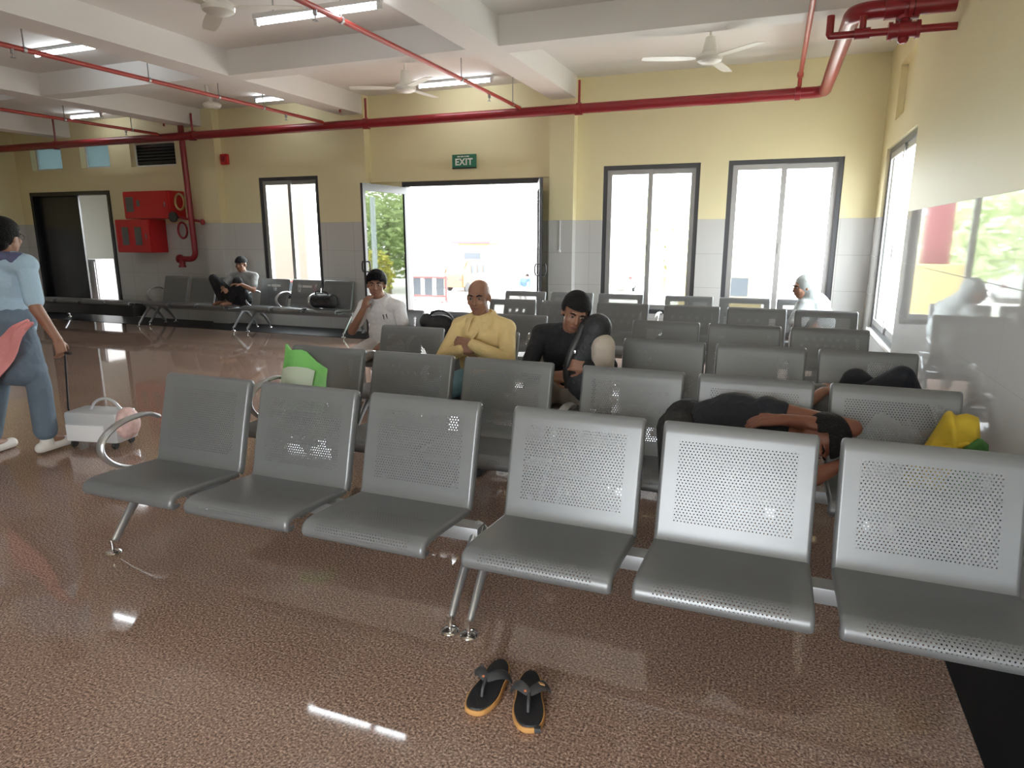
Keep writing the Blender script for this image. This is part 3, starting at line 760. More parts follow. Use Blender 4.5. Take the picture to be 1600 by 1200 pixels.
def build_hand(bm, wrist, d, n, curl=.5, side=1, s=1.0):
    """d = direction of the fingers, n = palm's back normal; side=+1/-1 puts the thumb"""
    d = V(d).normalized(); n = V(n); n = (n-d*n.dot(d)).normalized(); a = d.cross(n)*side
    w = V(wrist); s = s*1.0
    k0 = w+d*.085*s
    cap(bm, w+a*.012*s, k0+a*.026*s, .020*s, .014*s); cap(bm, w, k0, .020*s, .014*s); cap(bm, w-a*.012*s, k0-a*.026*s, .019*s, .013*s)
    for i, (off, L) in enumerate(((.030, .072), (.010, .080), (-.010, .074), (-.029, .058))):
        p = k0+a*off*s; dirn = d
        for j, f in enumerate((.45, .32, .25)):
            ang = curl*(.5 if j == 0 else .85)
            dirn = (dirn*math.cos(ang) - n*math.sin(ang)).normalized(); n2 = n
            q = p+dirn*L*f*s; cap(bm, p, q, (.0092-.0008*j)*s, (.0086-.0009*j)*s, 10); p = q
    p = w+d*.028*s+a*.024*s; dd = (d*.62+a*.72-n*.25).normalized(); q = p+dd*.042*s; cap(bm, p, q, .0125*s, .0105*s, 10)
    dd = (d*.86+a*.30-n*.35*max(curl, .2)).normalized(); cap(bm, q, q+dd*.034*s, .0105*s, .0088*s, 10)

def person(label, J, mats, top=None, sleeves=(1., 1.), bottom=None, hair='short', hs=1.0, shoes=None, girth=1.0, collar=None, group=None, voxel=.0065, legs=True, glasses=False, hairmat=None, collars=False, pocket=False, top_loose=1.0):
    """J: joints in world space (pel, che, neck, head, hf, hu, sa/ea/wa/da/na arm on the image left, sb.. on the right, ha/ka/aa/ta leg ...)"""
    base = V(J['pel']); base.z = 0 if 'base' not in J else J['base'][2]
    root = thing('person', label, 'person', (0, 0, 0), 0, group)
    J = {k: V(v) if isinstance(v, (tuple, list)) else v for k, v in J.items()}
    R = frame_of(J['hf'], J['hu'])
    g = girth
    sp = (J['neck']-J['che']).normalized()
    across = (J['sb']-J['sa']).normalized()
    fw = across.cross(sp).normalized()
    TR = Matrix((across, fw, sp)).transposed()
    sp2 = (J['che']-J['pel']).normalized(); fw2 = across.cross(sp2).normalized(); TR2 = Matrix((fw2.cross(sp2)*1.0, fw2, sp2)).transposed()
    def torso(bm, e):
        ell(bm, J['pel'], (.165*g+e, .120*g+e, .120+e), TR2); ell(bm, J['che'], (.160*g+e, .112*g+e, .175+e), TR)
        mid = (J['pel']+J['che'])/2
        ell(bm, mid, (.148*g+e, .112*g+e, .15+e), TR2)
        cap(bm, J['sa'], J['sb'], .054+e, .054+e); [cap(bm, J['neck']-sp*.015, J[k].lerp(J['neck'], .12), .050+e*.6, .050+e) for k in ('sa', 'sb')]; cap(bm, J['che']+sp*.10, J['neck']-sp*.02, .09*g+e, .062+e)
    bm = BM()
    torso(bm, 0)
    cap(bm, J['neck']-sp*.05, V(J['head'])+R @ V((0, -.02, -.05))*hs, .060, .054)
    build_head(bm, J['head'], R, hs)
    for k in 'ab':
        if 'e'+k not in J: continue
        cap(bm, J['s'+k], J['e'+k], .050, .040); cap(bm, J['e'+k], J['w'+k], .040, .027)
        build_hand(bm, J['w'+k], J['d'+k], J['n'+k], J.get('c'+k, .5), J.get('t'+k, 1 if k == 'b' else -1))
    if legs:
        for k in 'ab':
            cap(bm, J['h'+k], J['k'+k], .080*min(g, 1.08), .056); cap(bm, J['k'+k], J['a'+k], .055, .038)
            cap(bm, J['a'+k]-V((0, 0, .03)), J['t'+k+'_'], .036, .028)
    me = remesh(bm, voxel, 5, .45); link('body', me, root, mats['skin'])
    if top:
        bm = BM(); e = .014*top_loose
        torso(bm, e)
        for k, f in zip('ab', sleeves):
            if 'e'+k not in J: continue
            if f <= .62:
                q = J['s'+k].lerp(J['e'+k], f/.62*.98); cap(bm, J['s'+k], q, .060, .058)
            else:
                cap(bm, J['s'+k], J['e'+k], .063, .054); q = J['e'+k].lerp(J['w'+k], (f-.62)/.38); cap(bm, J['e'+k], q, .054, .042)
        me = remesh(bm, voxel*1.25, 4, .5); sh = link('shirt', me, root, top)
        if collars:
            from mathutils.bvhtree import BVHTree
            tr = BVHTree.FromPolygons([v.co[:] for v in me.vertices], [p.vertices[:] for p in me.polygons])
            def on(p, off=.003):
                h = tr.ray_cast(p+fw*.5, -fw)
                return (h[0]+fw*off) if h[0] is not None else p+fw*.13
            nb = J['neck']
            bm = BM(); rows = []
            for i in range(17):
                a = math.radians(-155+310*i/16); tip = max(0, abs(math.degrees(a))-95)/60
                dirn = across*math.sin(a)-fw*math.cos(a)
                rows.append([nb+dirn*.068+sp*(.034-.012*tip), nb+dirn*(.092+.010*tip)+sp*(.022-.020*tip), nb+dirn*(.108+.026*tip)+sp*(-.014-.058*tip**2)])
            sheet(bm, rows, .005); obj('collar', bm, top, sh, 60)
            bm = BM(); rows = []
            for i in range(14):
                c = nb-sp*.04+(J['pel']+sp2*.08-nb)*(i/13.)
                rows.append([on(c+across*k) for k in (-.016, 0, .016)])
            sheet(bm, rows, .003); obj('placket', bm, top, sh, 60)
            if pocket:
                bm = BM(); rows = []; pc = J['che']+across*.085+sp*.045
                for i in range(5): rows.append([on(pc+across*k-sp*.028*i, .004) for k in (-.05, -.025, 0, .025, .05)])
                sheet(bm, rows, .004); pk = obj('pocket', bm, top, sh, 60)
                for k in (-.02, .005):
                    bm = BM(); q = on(pc+across*k+sp*.006, .004); tube(bm, [q-sp*.025, q+sp*.022], .005, 8); obj('pen', bm, M['brownshoe'], pk)
    if bottom and legs:
        bm = BM(); e = .016
        ell(bm, J['pel'], (.168*g+e, .124*g+e, .122+e*.6), TR2)
        for k in 'ab':
            cap(bm, J['h'+k], J['k'+k], .082+e, .060+e); q = J['k'+k].lerp(J['a'+k], J.get('tl', .93)); cap(bm, J['k'+k], q, .060+e, J.get('hem', .052))
        me = remesh(bm, voxel*1.3, 4, .5); link('trousers', me, root, bottom)
    if shoes and legs:
        for k in 'ab':
            a, t_ = J['a'+k], J['t'+k+'_']
            bm = BM(); h = V((a.x, a.y, t_.z)); dr = (t_-h).normalized(); cap(bm, h-dr*.05, t_, .040, .040); cap(bm, a-V((0, 0, .04)), h, .044, .042)
            for v in bm.verts: v.co.z = max(v.co.z, t_.z-.03)
            me = remesh(bm, .007, 3); link('shoe', me, root, shoes)
    head_details(root, J['head'], R, hs, hairmat or M['hair'], hair, glasses=glasses)
    return root

MS = dict(skin=M['skin']); MD = dict(skin=M['skin_dark'])

# bald man in a yellow shirt, arms folded
person('bald man in a mustard yellow shirt sitting with folded arms and light blue jeans',
  dict(pel=(-1.90, 4.24, .50), che=(-1.89, 4.26, .79), neck=(-1.88, 4.22, .955), head=(-1.885, 4.175, 1.090), hf=(.12, -1, -.10), hu=(0, 0, 1),
       sa=(-2.055, 4.24, .880), ea=(-2.135, 4.12, .675), wa=(-1.93, 3.985, .755), da=(1, .25, .25), na=(0, -1, .1), ca=.35, ta=1,
       sb=(-1.710, 4.24, .880), eb=(-1.645, 4.10, .685), wb=(-1.86, 4.00, .795), db=(-1, .1, .12), nb=(0, -1, .2), cb=.45, tb=-1,
       ha=(-1.99, 4.20, .50), ka=(-2.06, 3.82, .50), aa=(-2.05, 3.86, .10), ta_=(-2.07, 3.70, .035), hb=(-1.80, 4.20, .50), kb=(-1.70, 3.82, .50), ab=(-1.71, 3.86, .10), tb_=(-1.70, 3.70, .035)),
  MS, M['yshirt'], (.98, .98), M['jeans'], hair='none', hs=1.02, girth=1.08, shoes=M['darkshoe'], collars=True, voxel=.006)
# man in a white shirt, hand at the mouth
person('man in a white short-sleeved shirt holding one hand to his mouth',
  dict(pel=(-3.30, 5.24, .50), che=(-3.30, 5.24, .78), neck=(-3.31, 5.19, .945), head=(-3.305, 5.135, 1.075), hf=(.42, -.9, -.06), hu=(.03, 0, 1),
       sa=(-3.48, 5.20, .870), ea=(-3.525, 5.05, .665), wa=(-3.355, 4.985, .865), da=(.35, .05, 1), na=(-.5, -.9, .2), ca=.75, ta=1,
       sb=(-3.13, 5.21, .870), eb=(-3.04, 5.14, .665), wb=(-3.08, 4.94, .60), db=(-.3, -1, -.1), nb=(0, 0, 1), cb=.4,
       ha=(-3.40, 5.18, .50), ka=(-3.32, 4.79, .50), aa=(-3.31, 4.83, .10), ta_=(-3.30, 4.67, .035), hb=(-3.20, 5.18, .50), kb=(-3.04, 4.81, .50), ab=(-3.03, 4.85, .10), tb_=(-3.01, 4.69, .035)),
  MS, M['wshirt'], (.40, .40), M['khaki'], hair='full', hs=1.0, girth=1.0, shoes=M['darkshoe'], collars=True, pocket=True, voxel=.006)
# man in black leaning on his bag, one knee drawn up
person('man in a black sweater slumped sideways over a black bag, beige trousered knee drawn up',
  dict(pel=(-1.27, 4.22, .50), che=(-1.25, 4.16, .77), neck=(-1.20, 4.08, .925), head=(-1.155, 3.99, 1.035), hf=(.38, -.85, -.32), hu=(.28, -.05, 1),
       sa=(-1.42, 4.13, .875), ea=(-1.46, 3.98, .66), wa=(-1.25, 3.83, .66), da=(1, -.2, .1), na=(0, -1, .3), ca=.6, ta=1,
       sb=(-1.06, 4.10, .86), eb=(-.93, 3.98, .72), wb=(-1.02, 3.80, .74), db=(-1, -.1, .1), nb=(0, -1, .3), cb=.6, tb=-1,
       ha=(-1.36, 4.17, .50), ka=(-1.40, 3.80, .50), aa=(-1.39, 3.84, .10), ta_=(-1.40, 3.68, .035), hb=(-1.16, 4.17, .50), kb=(-.945, 3.86, .86), ab=(-.93, 3.88, .49), tb_=(-.92, 3.74, .455)),
  MS, M['black'], (.98, .98), M['beige'], hair='short', hs=1.0, hairmat=M['greyhair'], shoes=M['darkshoe'], voxel=.0065)
# man with raised knees on the wall bench
person('young man in grey tee and dark cap, knees up on the wall bench',
  dict(pel=(-8.00, 8.50, .50), che=(-7.97, 8.56, .76), neck=(-7.94, 8.53, .915), head=(-7.945, 8.49, 1.045), hf=(.25, -1, -.05), hu=(0, 0, 1),
       sa=(-8.16, 8.54, .865), ea=(-8.26, 8.36, .70), wa=(-8.08, 8.22, .68), da=(.8, -.5, -.1), na=(0, -.4, 1), ca=.5, ta=1,
       sb=(-7.75, 8.55, .865), eb=(-7.64, 8.38, .66), wb=(-7.74, 8.24, .76), db=(-.5, -.6, .1), nb=(0, -.4, 1), cb=.5, tb=-1,
       ha=(-8.10, 8.44, .51), ka=(-8.30, 8.26, .83), aa=(-8.22, 8.30, .49), ta_=(-8.20, 8.12, .45), hb=(-7.90, 8.44, .51), kb=(-7.80, 8.24, .80), ab=(-8.02, 8.26, .49), tb_=(-8.03, 8.10, .45)),
  MS, M['greytee'], (.45, .45), M['black'], hair='cap', hs=1.0, hairmat=M['black'], voxel=.008)
# person in a pale shawl in the back row
J7 = dict(pel=(.33, 7.74, .50), che=(.34, 7.74, .72), neck=(.27, 7.68, .88), head=(.225, 7.62, .975), hf=(-.9, -.45, -.15), hu=(-.1, 0, 1),
       sa=(.24, 7.58, .80), ea=(.16, 7.46, .64), wa=(.18, 7.36, .60), da=(.4, -1, 0), na=(0, 0, 1), ca=.4,
       sb=(.44, 7.84, .80), eb=(.46, 7.64, .64), wb=(.36, 7.44, .60), db=(-.2, -1, 0), nb=(0, 0, 1), cb=.4,
       ha=(.24, 7.66, .50), ka=(.20, 7.28, .50), aa=(.20, 7.32, .10), ta_=(.20, 7.16, .035), hb=(.40, 7.66, .50), kb=(.42, 7.28, .50), ab=(.42, 7.32, .10), tb_=(.42, 7.16, .035))
pr = person('person wrapped in a pale grey shawl over the head, turned sideways at the right-hand window', J7, MS, M['greytee'], (.9, .9), M['khaki'], hair='none', shoes=M['darkshoe'], voxel=.008)
bm = BM(); hc = V(J7['head'])
HR = frame_of(J7['hf'], J7['hu'])
ell(bm, hc+HR @ V((0, -.03, .03)), (.095, .108, .105), HR); ell(bm, hc+HR @ V((0, -.06, -.06)), (.10, .085, .11), HR)
cap(bm, hc+V((.05, .04, -.05)), (.345, 7.72, .76), .10, .165); cap(bm, (.345, 7.72, .76), (.36, 7.72, .60), .17, .215); cap(bm, (.25, 7.60, .78), (.20, 7.46, .62), .09, .08)
me = remesh(bm, .012, 4)
link('shawl', me, pr, M['shawl'])

# sleeper across the second row, arm folded over the head
J6 = dict(pel=(-.36, 3.24, .55), che=(-.13, 3.20, .62), neck=(.07, 3.16, .64), head=(.205, 3.12, .635), hf=(.0, -.80, -.60), hu=(.95, -.05, .12),
       sa=(-.01, 3.20, .72), ea=(.345, 3.17, .680), wa=(.06, 3.07, .715), da=(-1, -.15, -.10), na=(0, -.4, 1), ca=.45, ta=1,
       sb=(.02, 3.05, .54), eb=(.20, 2.96, .51), wb=(.30, 3.06, .54), db=(.5, .8, .1), nb=(0, 0, 1), cb=.4,
       ha=(-.40, 3.16, .60), ka=(-.36, 2.84, .58), aa=(-.34, 2.78, .12), ta_=(-.34, 2.64, .04), hb=(-.38, 3.16, .50), kb=(-.22, 2.84, .50), ab=(-.20, 2.78, .12), tb_=(-.19, 2.64, .04))
person('person in black asleep across the second row, bare brown arm folded over the head', J6, MD, M['navy'], (.10, .35), M['black'], hair='short', hs=1.0, girth=1.05, hairmat=M['greyhair'], voxel=.006)
# person lying on the third row, knees up
J8 = dict(pel=(.42, 4.20, .52), che=(.12, 4.20, .55), neck=(-.10, 4.18, .56), head=(-.23, 4.16, .57), hf=(-.1, -.5, .9), hu=(-1, 0, 0),
       sa=(-.02, 4.32, .57), ea=(.18, 4.36, .56), wa=(.30, 4.22, .64), da=(.6, -.5, .1), na=(0, 0, 1), ca=.3,
       sb=(-.04, 4.04, .57), eb=(.16, 3.99, .56), wb=(.28, 4.10, .64), db=(.6, .5, .1), nb=(0, 0, 1), cb=.3,
       ha=(.42, 4.28, .53), ka=(.45, 4.26, .68), aa=(.74, 4.28, .49), ta_=(.80, 4.22, .46), hb=(.42, 4.11, .53), kb=(.655, 4.12, .735), ab=(.80, 4.08, .49), tb_=(.83, 4.0, .46))
person('mostly hidden person lying on the third row, dark trousered knees raised', J8, MS, M['olive'], (.45, .45), M['navy'], hair='short', voxel=.009)
# walking woman at the left edge, back turned
J1 = dict(pel=(-4.84, 2.98, .92), che=(-4.80, 2.97, 1.18), neck=(-4.74, 2.95, 1.37), head=(-4.70, 2.955, 1.485), hf=(-.25, .95, -.05), hu=(0, 0, 1),
       sa=(-4.95, 2.90, 1.32), ea=(-5.02, 2.86, 1.06), wa=(-4.92, 2.98, .86), da=(.3, .3, -1), na=(-1, 0, 0), ca=.5, ta=1,
       sb=(-4.57, 2.98, 1.31), eb=(-4.46, 2.93, 1.04), wb=(-4.40, 3.0, .83), db=(.05, .12, -1), nb=(1, 0, .1), cb=1.15, tb=-1,
       ha=(-4.93, 2.98, .90), ka=(-4.97, 2.93, .50), aa=(-5.05, 2.86, .11), ta_=(-5.08, 3.02, .035), hb=(-4.75, 2.98, .90), kb=(-4.70, 3.03, .48), ab=(-4.72, 3.04, .13), tb_=(-4.73, 3.19, .045), tl=.90, hem=.075)
wp = person('woman in a pale blue top and slate blue trousers walking away at the left edge', J1, MS, M['bluetop'], (.52, .52), M['bluetr'], hair='bun', hs=1.0, shoes=M['whiteshoe'], glasses=True, voxel=.006, top_loose=1.5)
bm = BM(); nk = V(J1['neck'])
cap(bm, (-4.92, 2.94, 1.335), (-4.60, 2.96, 1.335), .060, .060); ell(bm, (-4.75, 2.93, 1.37), (.12, .09, .05)); me = remesh(bm, .008, 4); q = link('scarf', me, wp, M['collar']); q['label'] = 'indigo cloth around the shoulders'
bm = BM(); ell(bm, (-4.83, 2.98, .95), (.195, .15, .16)); ell(bm, (-4.84, 2.98, .74), (.205, .155, .24)); cap(bm, (-4.93, 2.97, .60), (-4.74, 3.0, .60), .115, .115)
me = remesh(bm, .009, 4); q = link('tunic_skirt', me, wp, M['bluetr'])
bm = BM()
sheet(bm, [[V((-4.31-.56*i/10-.012*j, 2.80-.02*math.sin(i*.9)+.012*math.sin(j*2.2+i*.5), .975-.40*(i/10)**1.1+(.012+.135*i/10)*(j-2)*.5)) for j in range(5)] for i in range(11)], .012)
tag(obj('pink_stole', bm, M['pink']), 'pink stole trailing at the hip of the woman at the left edge', 'cloth')

# ---------------------------------------------------------------- things people left about
def flipflop(loc, rz, label, mirror=1, badge=False):
    t = thing('flip_flop', label, 'sandal', loc, rz, group='pair of black flip-flops on the floor')
    L = .272
    def outline(k, e=0):
        pts = []
        for i in range(40):
            a = 2*PI*i/40; c, s = math.cos(a), math.sin(a)
            y = -c*L/2; f = (y+L/2)/L            # f=0 toe end (towards -y), 1 heel
            wv = .060*(1-f)+.046*f - .008*math.exp(-((f-.55)/.18)**2)
            x = math.copysign(abs(s)**.75, s)*(wv+e)+mirror*.006*math.sin(f*PI)
            pts.append((x, y*(1+e/L*2), 0))
        return pts
    bm = BM()
    lo = outline(0, -.004); mid = outline(0, .002); up = outline(0, 0)
    rings = []
    for pts, z in ((lo, 0), (mid, .007), (up, .022)):
        rings.append([bm.verts.new((p[0], p[1], z+(.008*((p[1]+L/2)/L)**2 if z > .01 else 0))) for p in pts])
    for a, b in zip(rings, rings[1:]):
        for k in range(40): bm.faces.new((a[k], a[(k+1) % 40], b[(k+1) % 40], b[k]))
    bm.faces.new(rings[0][::-1]); bm.faces.new(rings[-1]); obj('sole', bm, M['sole'], t, 50)
    bm = BM(); ins = outline(0, -.004)
    r0 = [bm.verts.new((p[0], p[1], .0222+.008*((p[1]+L/2)/L)**2)) for p in ins]; r1 = [bm.verts.new((p[0]*.96, p[1]*.98, .0275+.008*((p[1]+L/2)/L)**2)) for p in ins]
    for k in range(40): bm.faces.new((r0[k], r0[(k+1) % 40], r1[(k+1) % 40], r1[k]))
    bm.faces.new(r0[::-1]); bm.faces.new(r1); obj('footbed', bm, M['footbed'], t, 50)
    toe = V((mirror*.006, -.072, .030)); crotch = V((mirror*.004, -.030, .066))
    bm = BM(); tube(bm, smooth_path([toe, toe+V((0, .006, .028)), crotch], 2), [.0045]*9+[.008] if False else .0055, 10)
    for s, yy in ((-1, .045), (1, .045)):
        P = smooth_path([crotch, V((s*.030, .002, .068)), V((s*.052, .034, .052)), V((s*.057, yy+.01, .020))], 2); n = len(P)
        tube(bm, P, [.010+.007*math.sin(min(1, i/(n-1)*1.3)*PI*.5) for i in range(n)], 12, flat=(1.15, .32), up=(s*.5, -.2, 1))
    s_ = obj('strap', bm, M['strap'], t, 50)
    bm = BM(); lathe(bm, [(.0045, 0), (.0045, .003), (.002, .004)], (crotch.x-.012, crotch.y+.006, crotch.z+.002), 10); obj('stud', bm, M['orange_dot'], s_)
    if badge:
        bm = BM(); box(bm, (-.009, -.009, 0), (.009, .009, .003), bev=.001); q = obj('badge', bm, M['gold'], s_); q.location = (.036, .010, .070); q.rotation_euler = (-.25, .42, .2); q['label'] = 'gold square badge'
        bm = BM(); box(bm, (.014, -L/2-.0035, .008), (.034, -L/2+.012, .024), bev=.001); obj('toe_tab', bm, M['strap'], t)
flipflop((-.805, 1.83, .001), math.radians(1), 'black flip-flop with tan sole turned slightly, left one of the pair, no badge', 1)
flipflop((-.650, 1.815, .001), math.radians(19), 'black flip-flop with gold square badge on its strap', -1, True)

# wheeled bag pulled by the woman
t = thing('trolley_bag', 'white and silver wheeled bag with pink floral flap and long dark handle', 'suitcase', (-4.50, 3.30, 0), math.radians(12))
bm = BM(); box(bm, (-.22, -.10, .045), (.20, .12, .27), bev=.03); obj('body', bm, M['silver'], t)
bm = BM(); box(bm, (-.20, -.112, .06), (.10, -.098, .18), bev=.004); q = obj('front_panel', bm, M['paper'], t); q['label'] = 'plain white front panel'
bm = BM(); ell(bm, (.21, .0, .18), (.075, .105, .115)); me = remesh(bm, .01, 2); q = link('side_flap', me, t, M['floral']); q['label'] = 'pink floral side flap'
bm = BM(); tube(bm, smooth_path([(-.08, 0, .26), (-.02, 0, .345), (.10, 0, .36), (.19, 0, .26)], 2), .010, 8); obj('carry_handle', bm, M['silver'], t)
TM = Matrix.Translation(t.location) @ Matrix.Rotation(math.radians(12), 4, 'Z'); grip = TM.inverted() @ V((-4.40, 3.035, .735))
bm = BM(); tube(bm, [(-.225, .0, .05), (-.23, -.03, .28), grip], .007, 8); tube(bm, [grip+V((-.06, .02, 0)), grip+V((.06, -.02, 0))], .010, 8); q = obj('pull_handle', bm, M['blackplastic'], t); q['label'] = 'long dark pull handle'
for x in (-.18, .15):
    for y in (-.07, .09):
        bm = BM(); lathe(bm, [(.026, -.010), (.03, 0), (.026, .010)], (x, y, .030), 14, axis='x'); tube(bm, [(x, y, .03), (x, y, .06)], .008, 8); obj('wheel', bm, M['blackplastic'], t)

def bag_mesh(name, parts, m, parent, voxel=.01, smooth=5):
    bm = BM()
    for p in parts:
        if p[0] == 'e': ell(bm, p[1], p[2], p[3] if len(p) > 3 else None)
        else: cap(bm, *p[1:])
    return link(name, remesh(bm, voxel, smooth), parent, m)

# black backpack on the man's lap
t = thing('backpack', 'black backpack hugged by the slumped man in black', 'bag', (-1.06, 3.90, .58))
bag_mesh('body', [('e', (0.02, 0, .10), (.13, .10, .19)), ('e', (.04, .02, .33), (.105, .085, .125)), ('c', (-.03, -.02, .18), (.07, 0, .38), .09, .09)], M['bagblack'], t)
bag_mesh('front_pocket', [('e', (0, -.08, .06), (.095, .045, .10))], M['bagblack'], t)
bm = BM(); box(bm, (-.075, -.105, .235), (-.030, -.092, .255), bev=.003); q = obj('buckle', bm, M['chrome'], t); q['label'] = 'shiny metal buckle'
bm = BM(); tube(bm, smooth_path([(-.08, -.09, .02), (-.09, -.12, .15), (-.05, -.10, .27), (0, -.05, .40)], 2), .012, 8, flat=(1.6, .5)); obj('shoulder_strap', bm, M['blackplastic'], t)
# black bag left on the fourth row seat by the door
t = thing('shoulder_bag', 'dark shoulder bag on the seat back between the white-shirted and the bald man', 'bag', (-2.80, 5.30, .425))
bag_mesh('body', [('e', (0, 0, .18), (.17, .10, .17)), ('e', (.02, .02, .30), (.15, .09, .09)), ('e', (-.10, 0, .32), (.07, .07, .08))], M['bagblack'], t)
bm = BM(); tube(bm, smooth_path([(-.10, 0, .36), (0, .0, .44), (.14, 0, .40), (.20, 0, .26)], 2), .014, 8, flat=(1.6, .6)); obj('strap', bm, M['bagblack'], t)
# handbag on the wall bench
t = thing('handbag', 'black handbag on the wall bench seat nearest the open glass door', 'bag', (-6.36, 8.43, .425))
bag_mesh('body', [('c', (-.15, 0, .08), (.15, 0, .08), .08, .08), ('c', (-.15, 0, .13), (.14, 0, .13), .085, .085)], M['bagblack'], t, .008)
bm = BM(); tube(bm, smooth_path([(-.12, -.02, .19), (-.11, -.05, .26), (.09, -.05, .26), (.10, -.02, .19)], 2), .009, 8); obj('handle', bm, M['bagblack'], t)
bm = BM(); tube(bm, [(-.13, -.06, .185), (.13, -.06, .185)], .004, 6); obj('zip', bm, M['steel'], t)
# green plastic packet on the second row's end seat
t = thing('plastic_bag', 'green and white plastic packet leaning on the second-row end seat', 'bag', (-2.68, 3.26, .425), math.radians(3))
bm = BM(); rows = []
for i in range(9):
    z = .0+.37*i/8; wv = .16*(1-.10*(i/8)**2)
    rows.append([(-.03+wv*x, .055+.085*(i/8)-.05*math.sin(PI*i/8)*(1-x*x)+.008*math.sin(5*x+i), z+(.035 if x < -.9 else 0)*(i/8)-.10*max(0, x+.1)*(i/8)) for x in (-1, -.75, -.5, -.25, 0, .25, .5, .75, 1)])
sheet(bm, rows, .02); obj('body', bm, M['greenplastic'], t)
bm = BM(); rows = []
for i in range(7):
    z = .12+.16*i/6
    rows.append([(-.05+.115*x, .028+.065*(i/6)-.05*math.sin(PI*(i+2)/9)*(1-x*x*.9)-.012, z-.02*abs(x)**3) for x in (-1, -.6, -.2, .2, .6, 1)])
sheet(bm, rows, .006); q = obj('printed_panel', bm, M['whiteplastic'], t); q['label'] = 'pale white panel'
# yellow and green cloth bundle
t = thing('cloth_bundle', 'mustard yellow cloth bundle with a green fold on the right end of the second row', 'bag', (.735, 3.24, .425))
def cloth_loft(name, out, c, ys, m, ridge, parent):
    bm = BM(); rings = []
    for j, y in enumerate(ys):
        k = (2*j/(len(ys)-1)-1); f = math.sqrt(max(.05, 1-.85*k*k))
        rings.append([bm.verts.new((c[0]+(x-c[0])*f, y+ridge*math.sin(3.2*x*10+z*16)*.5, max(0, c[1]+(z-c[1])*f))) for x, z in out])
    n = len(out)
    for a_, b_ in zip(rings, rings[1:]):
        for k in range(n): bm.faces.new((a_[k], a_[(k+1) % n], b_[(k+1) % n], b_[k]))
    bm.faces.new(rings[0][::-1]); bm.faces.new(rings[-1])
    bmesh.ops.triangulate(bm, faces=bm.faces[:])
    return link(name, remesh(bm, .007, 2), parent, m)
cloth_loft('yellow_cloth', [(-.17, 0), (-.155, .10), (-.105, .175), (-.065, .255), (-.04, .345), (-.025, .36), (-.005, .335), (.045, .345), (.085, .33), (.098, .25), (.105, .12), (.11, 0)], (0, .13), [-.10, -.075, -.04, 0, .04, .075, .095], M['yellowbag'], .03, t)
bm = BM(); cap(bm, (-.07, -.085, .20), (.03, -.10, .24), .016, .012); cap(bm, (.03, -.10, .24), (.095, -.075, .20), .012, .012); cap(bm, (-.10, -.085, .06), (-.075, -.09, .20), .02, .014)
link('fold', remesh(bm, .006, 2), t, M['yellowbag'])
cloth_loft('green_fold', [(-.03, 0), (-.015, .12), (.02, .235), (.075, .275), (.108, .245), (.122, .10), (.12, 0)], (.06, .12), [-.135, -.12, -.10, -.08, -.06], M['greenbag'], .02, t)

def shoe(loc, rz, m, label):
    t = thing('shoe', label, 'shoe', loc, rz, group=None)
    bm = BM(); cap(bm, (0, -.08, .035), (0, .09, .035), .038, .034)
    for v in bm.verts: v.co.z = max(v.co.z, .012)
    link('upper', remesh(bm, .007, 3), t, m)
    bm = BM(); tube(bm, [(0, -.10, .008), (0, -.06, .008), (0, .06, .008), (0, .11, .008)], [.022, .040, .036, .022], 14, flat=(1, .2)); obj('sole', bm, M['blackplastic'], t)
shoe((-3.56, 2.66, 0), math.radians(80), M['brownshoe'], 'brown shoe on the floor behind the front bench\'s open left end')
shoe((-2.10, 2.66, 0), math.radians(70), M['darkshoe'], 'black shoe under the third seat of the front bench, nearer the left end')
shoe((-1.87, 2.67, 0), math.radians(60), M['darkshoe'], 'black shoe under the front bench, nearer the flip-flops')

# the lit room behind the far doorway
t = thing('side_cabinet', 'white low cabinet seen through the dark far doorway', 'cabinet', (-12.84, YB+.62, 0))
bm = BM(); box(bm, (-.17, -.2, 0), (.17, .2, 1.03), bev=.01); obj('body', bm, M['paper'], t)
bm = BM(); box(bm, (-.14, -.215, .04), (.14, -.2, .99), bev=.004); obj('door', bm, M['paper'], t)
t = thing('tube_light', 'unseen tube light added to brighten the room behind the far doorway', 'light', (-12.1, YB+1.0, 2.52), 0, 'fluorescent tube lights')  # hidden lamp added to brighten the side room
bm = BM(); tube(bm, [(-.55, 0, 0), (.55, 0, 0)], .0145, 12); obj('lamp_tube', bm, M['tube'], t); bm = BM(); box(bm, (-.6, -.025, .02), (.6, .025, .07)); obj('fixture', bm, M['fixture'], t)

# ---------------------------------------------------------------- outside
bm = BM(); box(bm, (-90, 15.8, -1.85), (90, 160, -1.65)); o = obj('ground_outside', bm, M['ground']); o['kind'] = 'structure'
bm = BM(); box(bm, (-60, YB+2.2, -1.85), (60, 15.8, -.15)); o = obj('ground_outside_porch', bm, M['ground']); o['kind'] = 'structure'
bm = BM(); box(bm, (XR+.3, -30, -.35), (60, YB+2.2, -.15)); o = obj('ground_outside_side', bm, M['ground']); o['kind'] = 'structure'
bm = BM(); box(bm, (-60, -40, -.35), (XR+.3, YF-.3, -.15)); o = obj('ground_outside_rear', bm, M['ground']); o['kind'] = 'structure'
def foliage(bm, c, r, n, leaf_, seed):
    rnd = random.Random(seed)
    for _ in range(n):
        d = V((rnd.gauss(0, 1), rnd.gauss(0, 1), rnd.gauss(0, 1))).normalized(); k = rnd.random()**.4
        p = V(c)+V((d.x*r[0], d.y*r[1], d.z*r[2]))*k
        a = V((rnd.gauss(0, 1), rnd.gauss(0, 1), rnd.gauss(0, 1))).normalized(); b = a.orthogonal().normalized(); s = leaf_*(.6+.8*rnd.random())
        q = [p+a*s, p+b*s*.5, p-a*s, p-b*s*.5]
        bm.faces.new([bm.verts.new(x) for x in q])
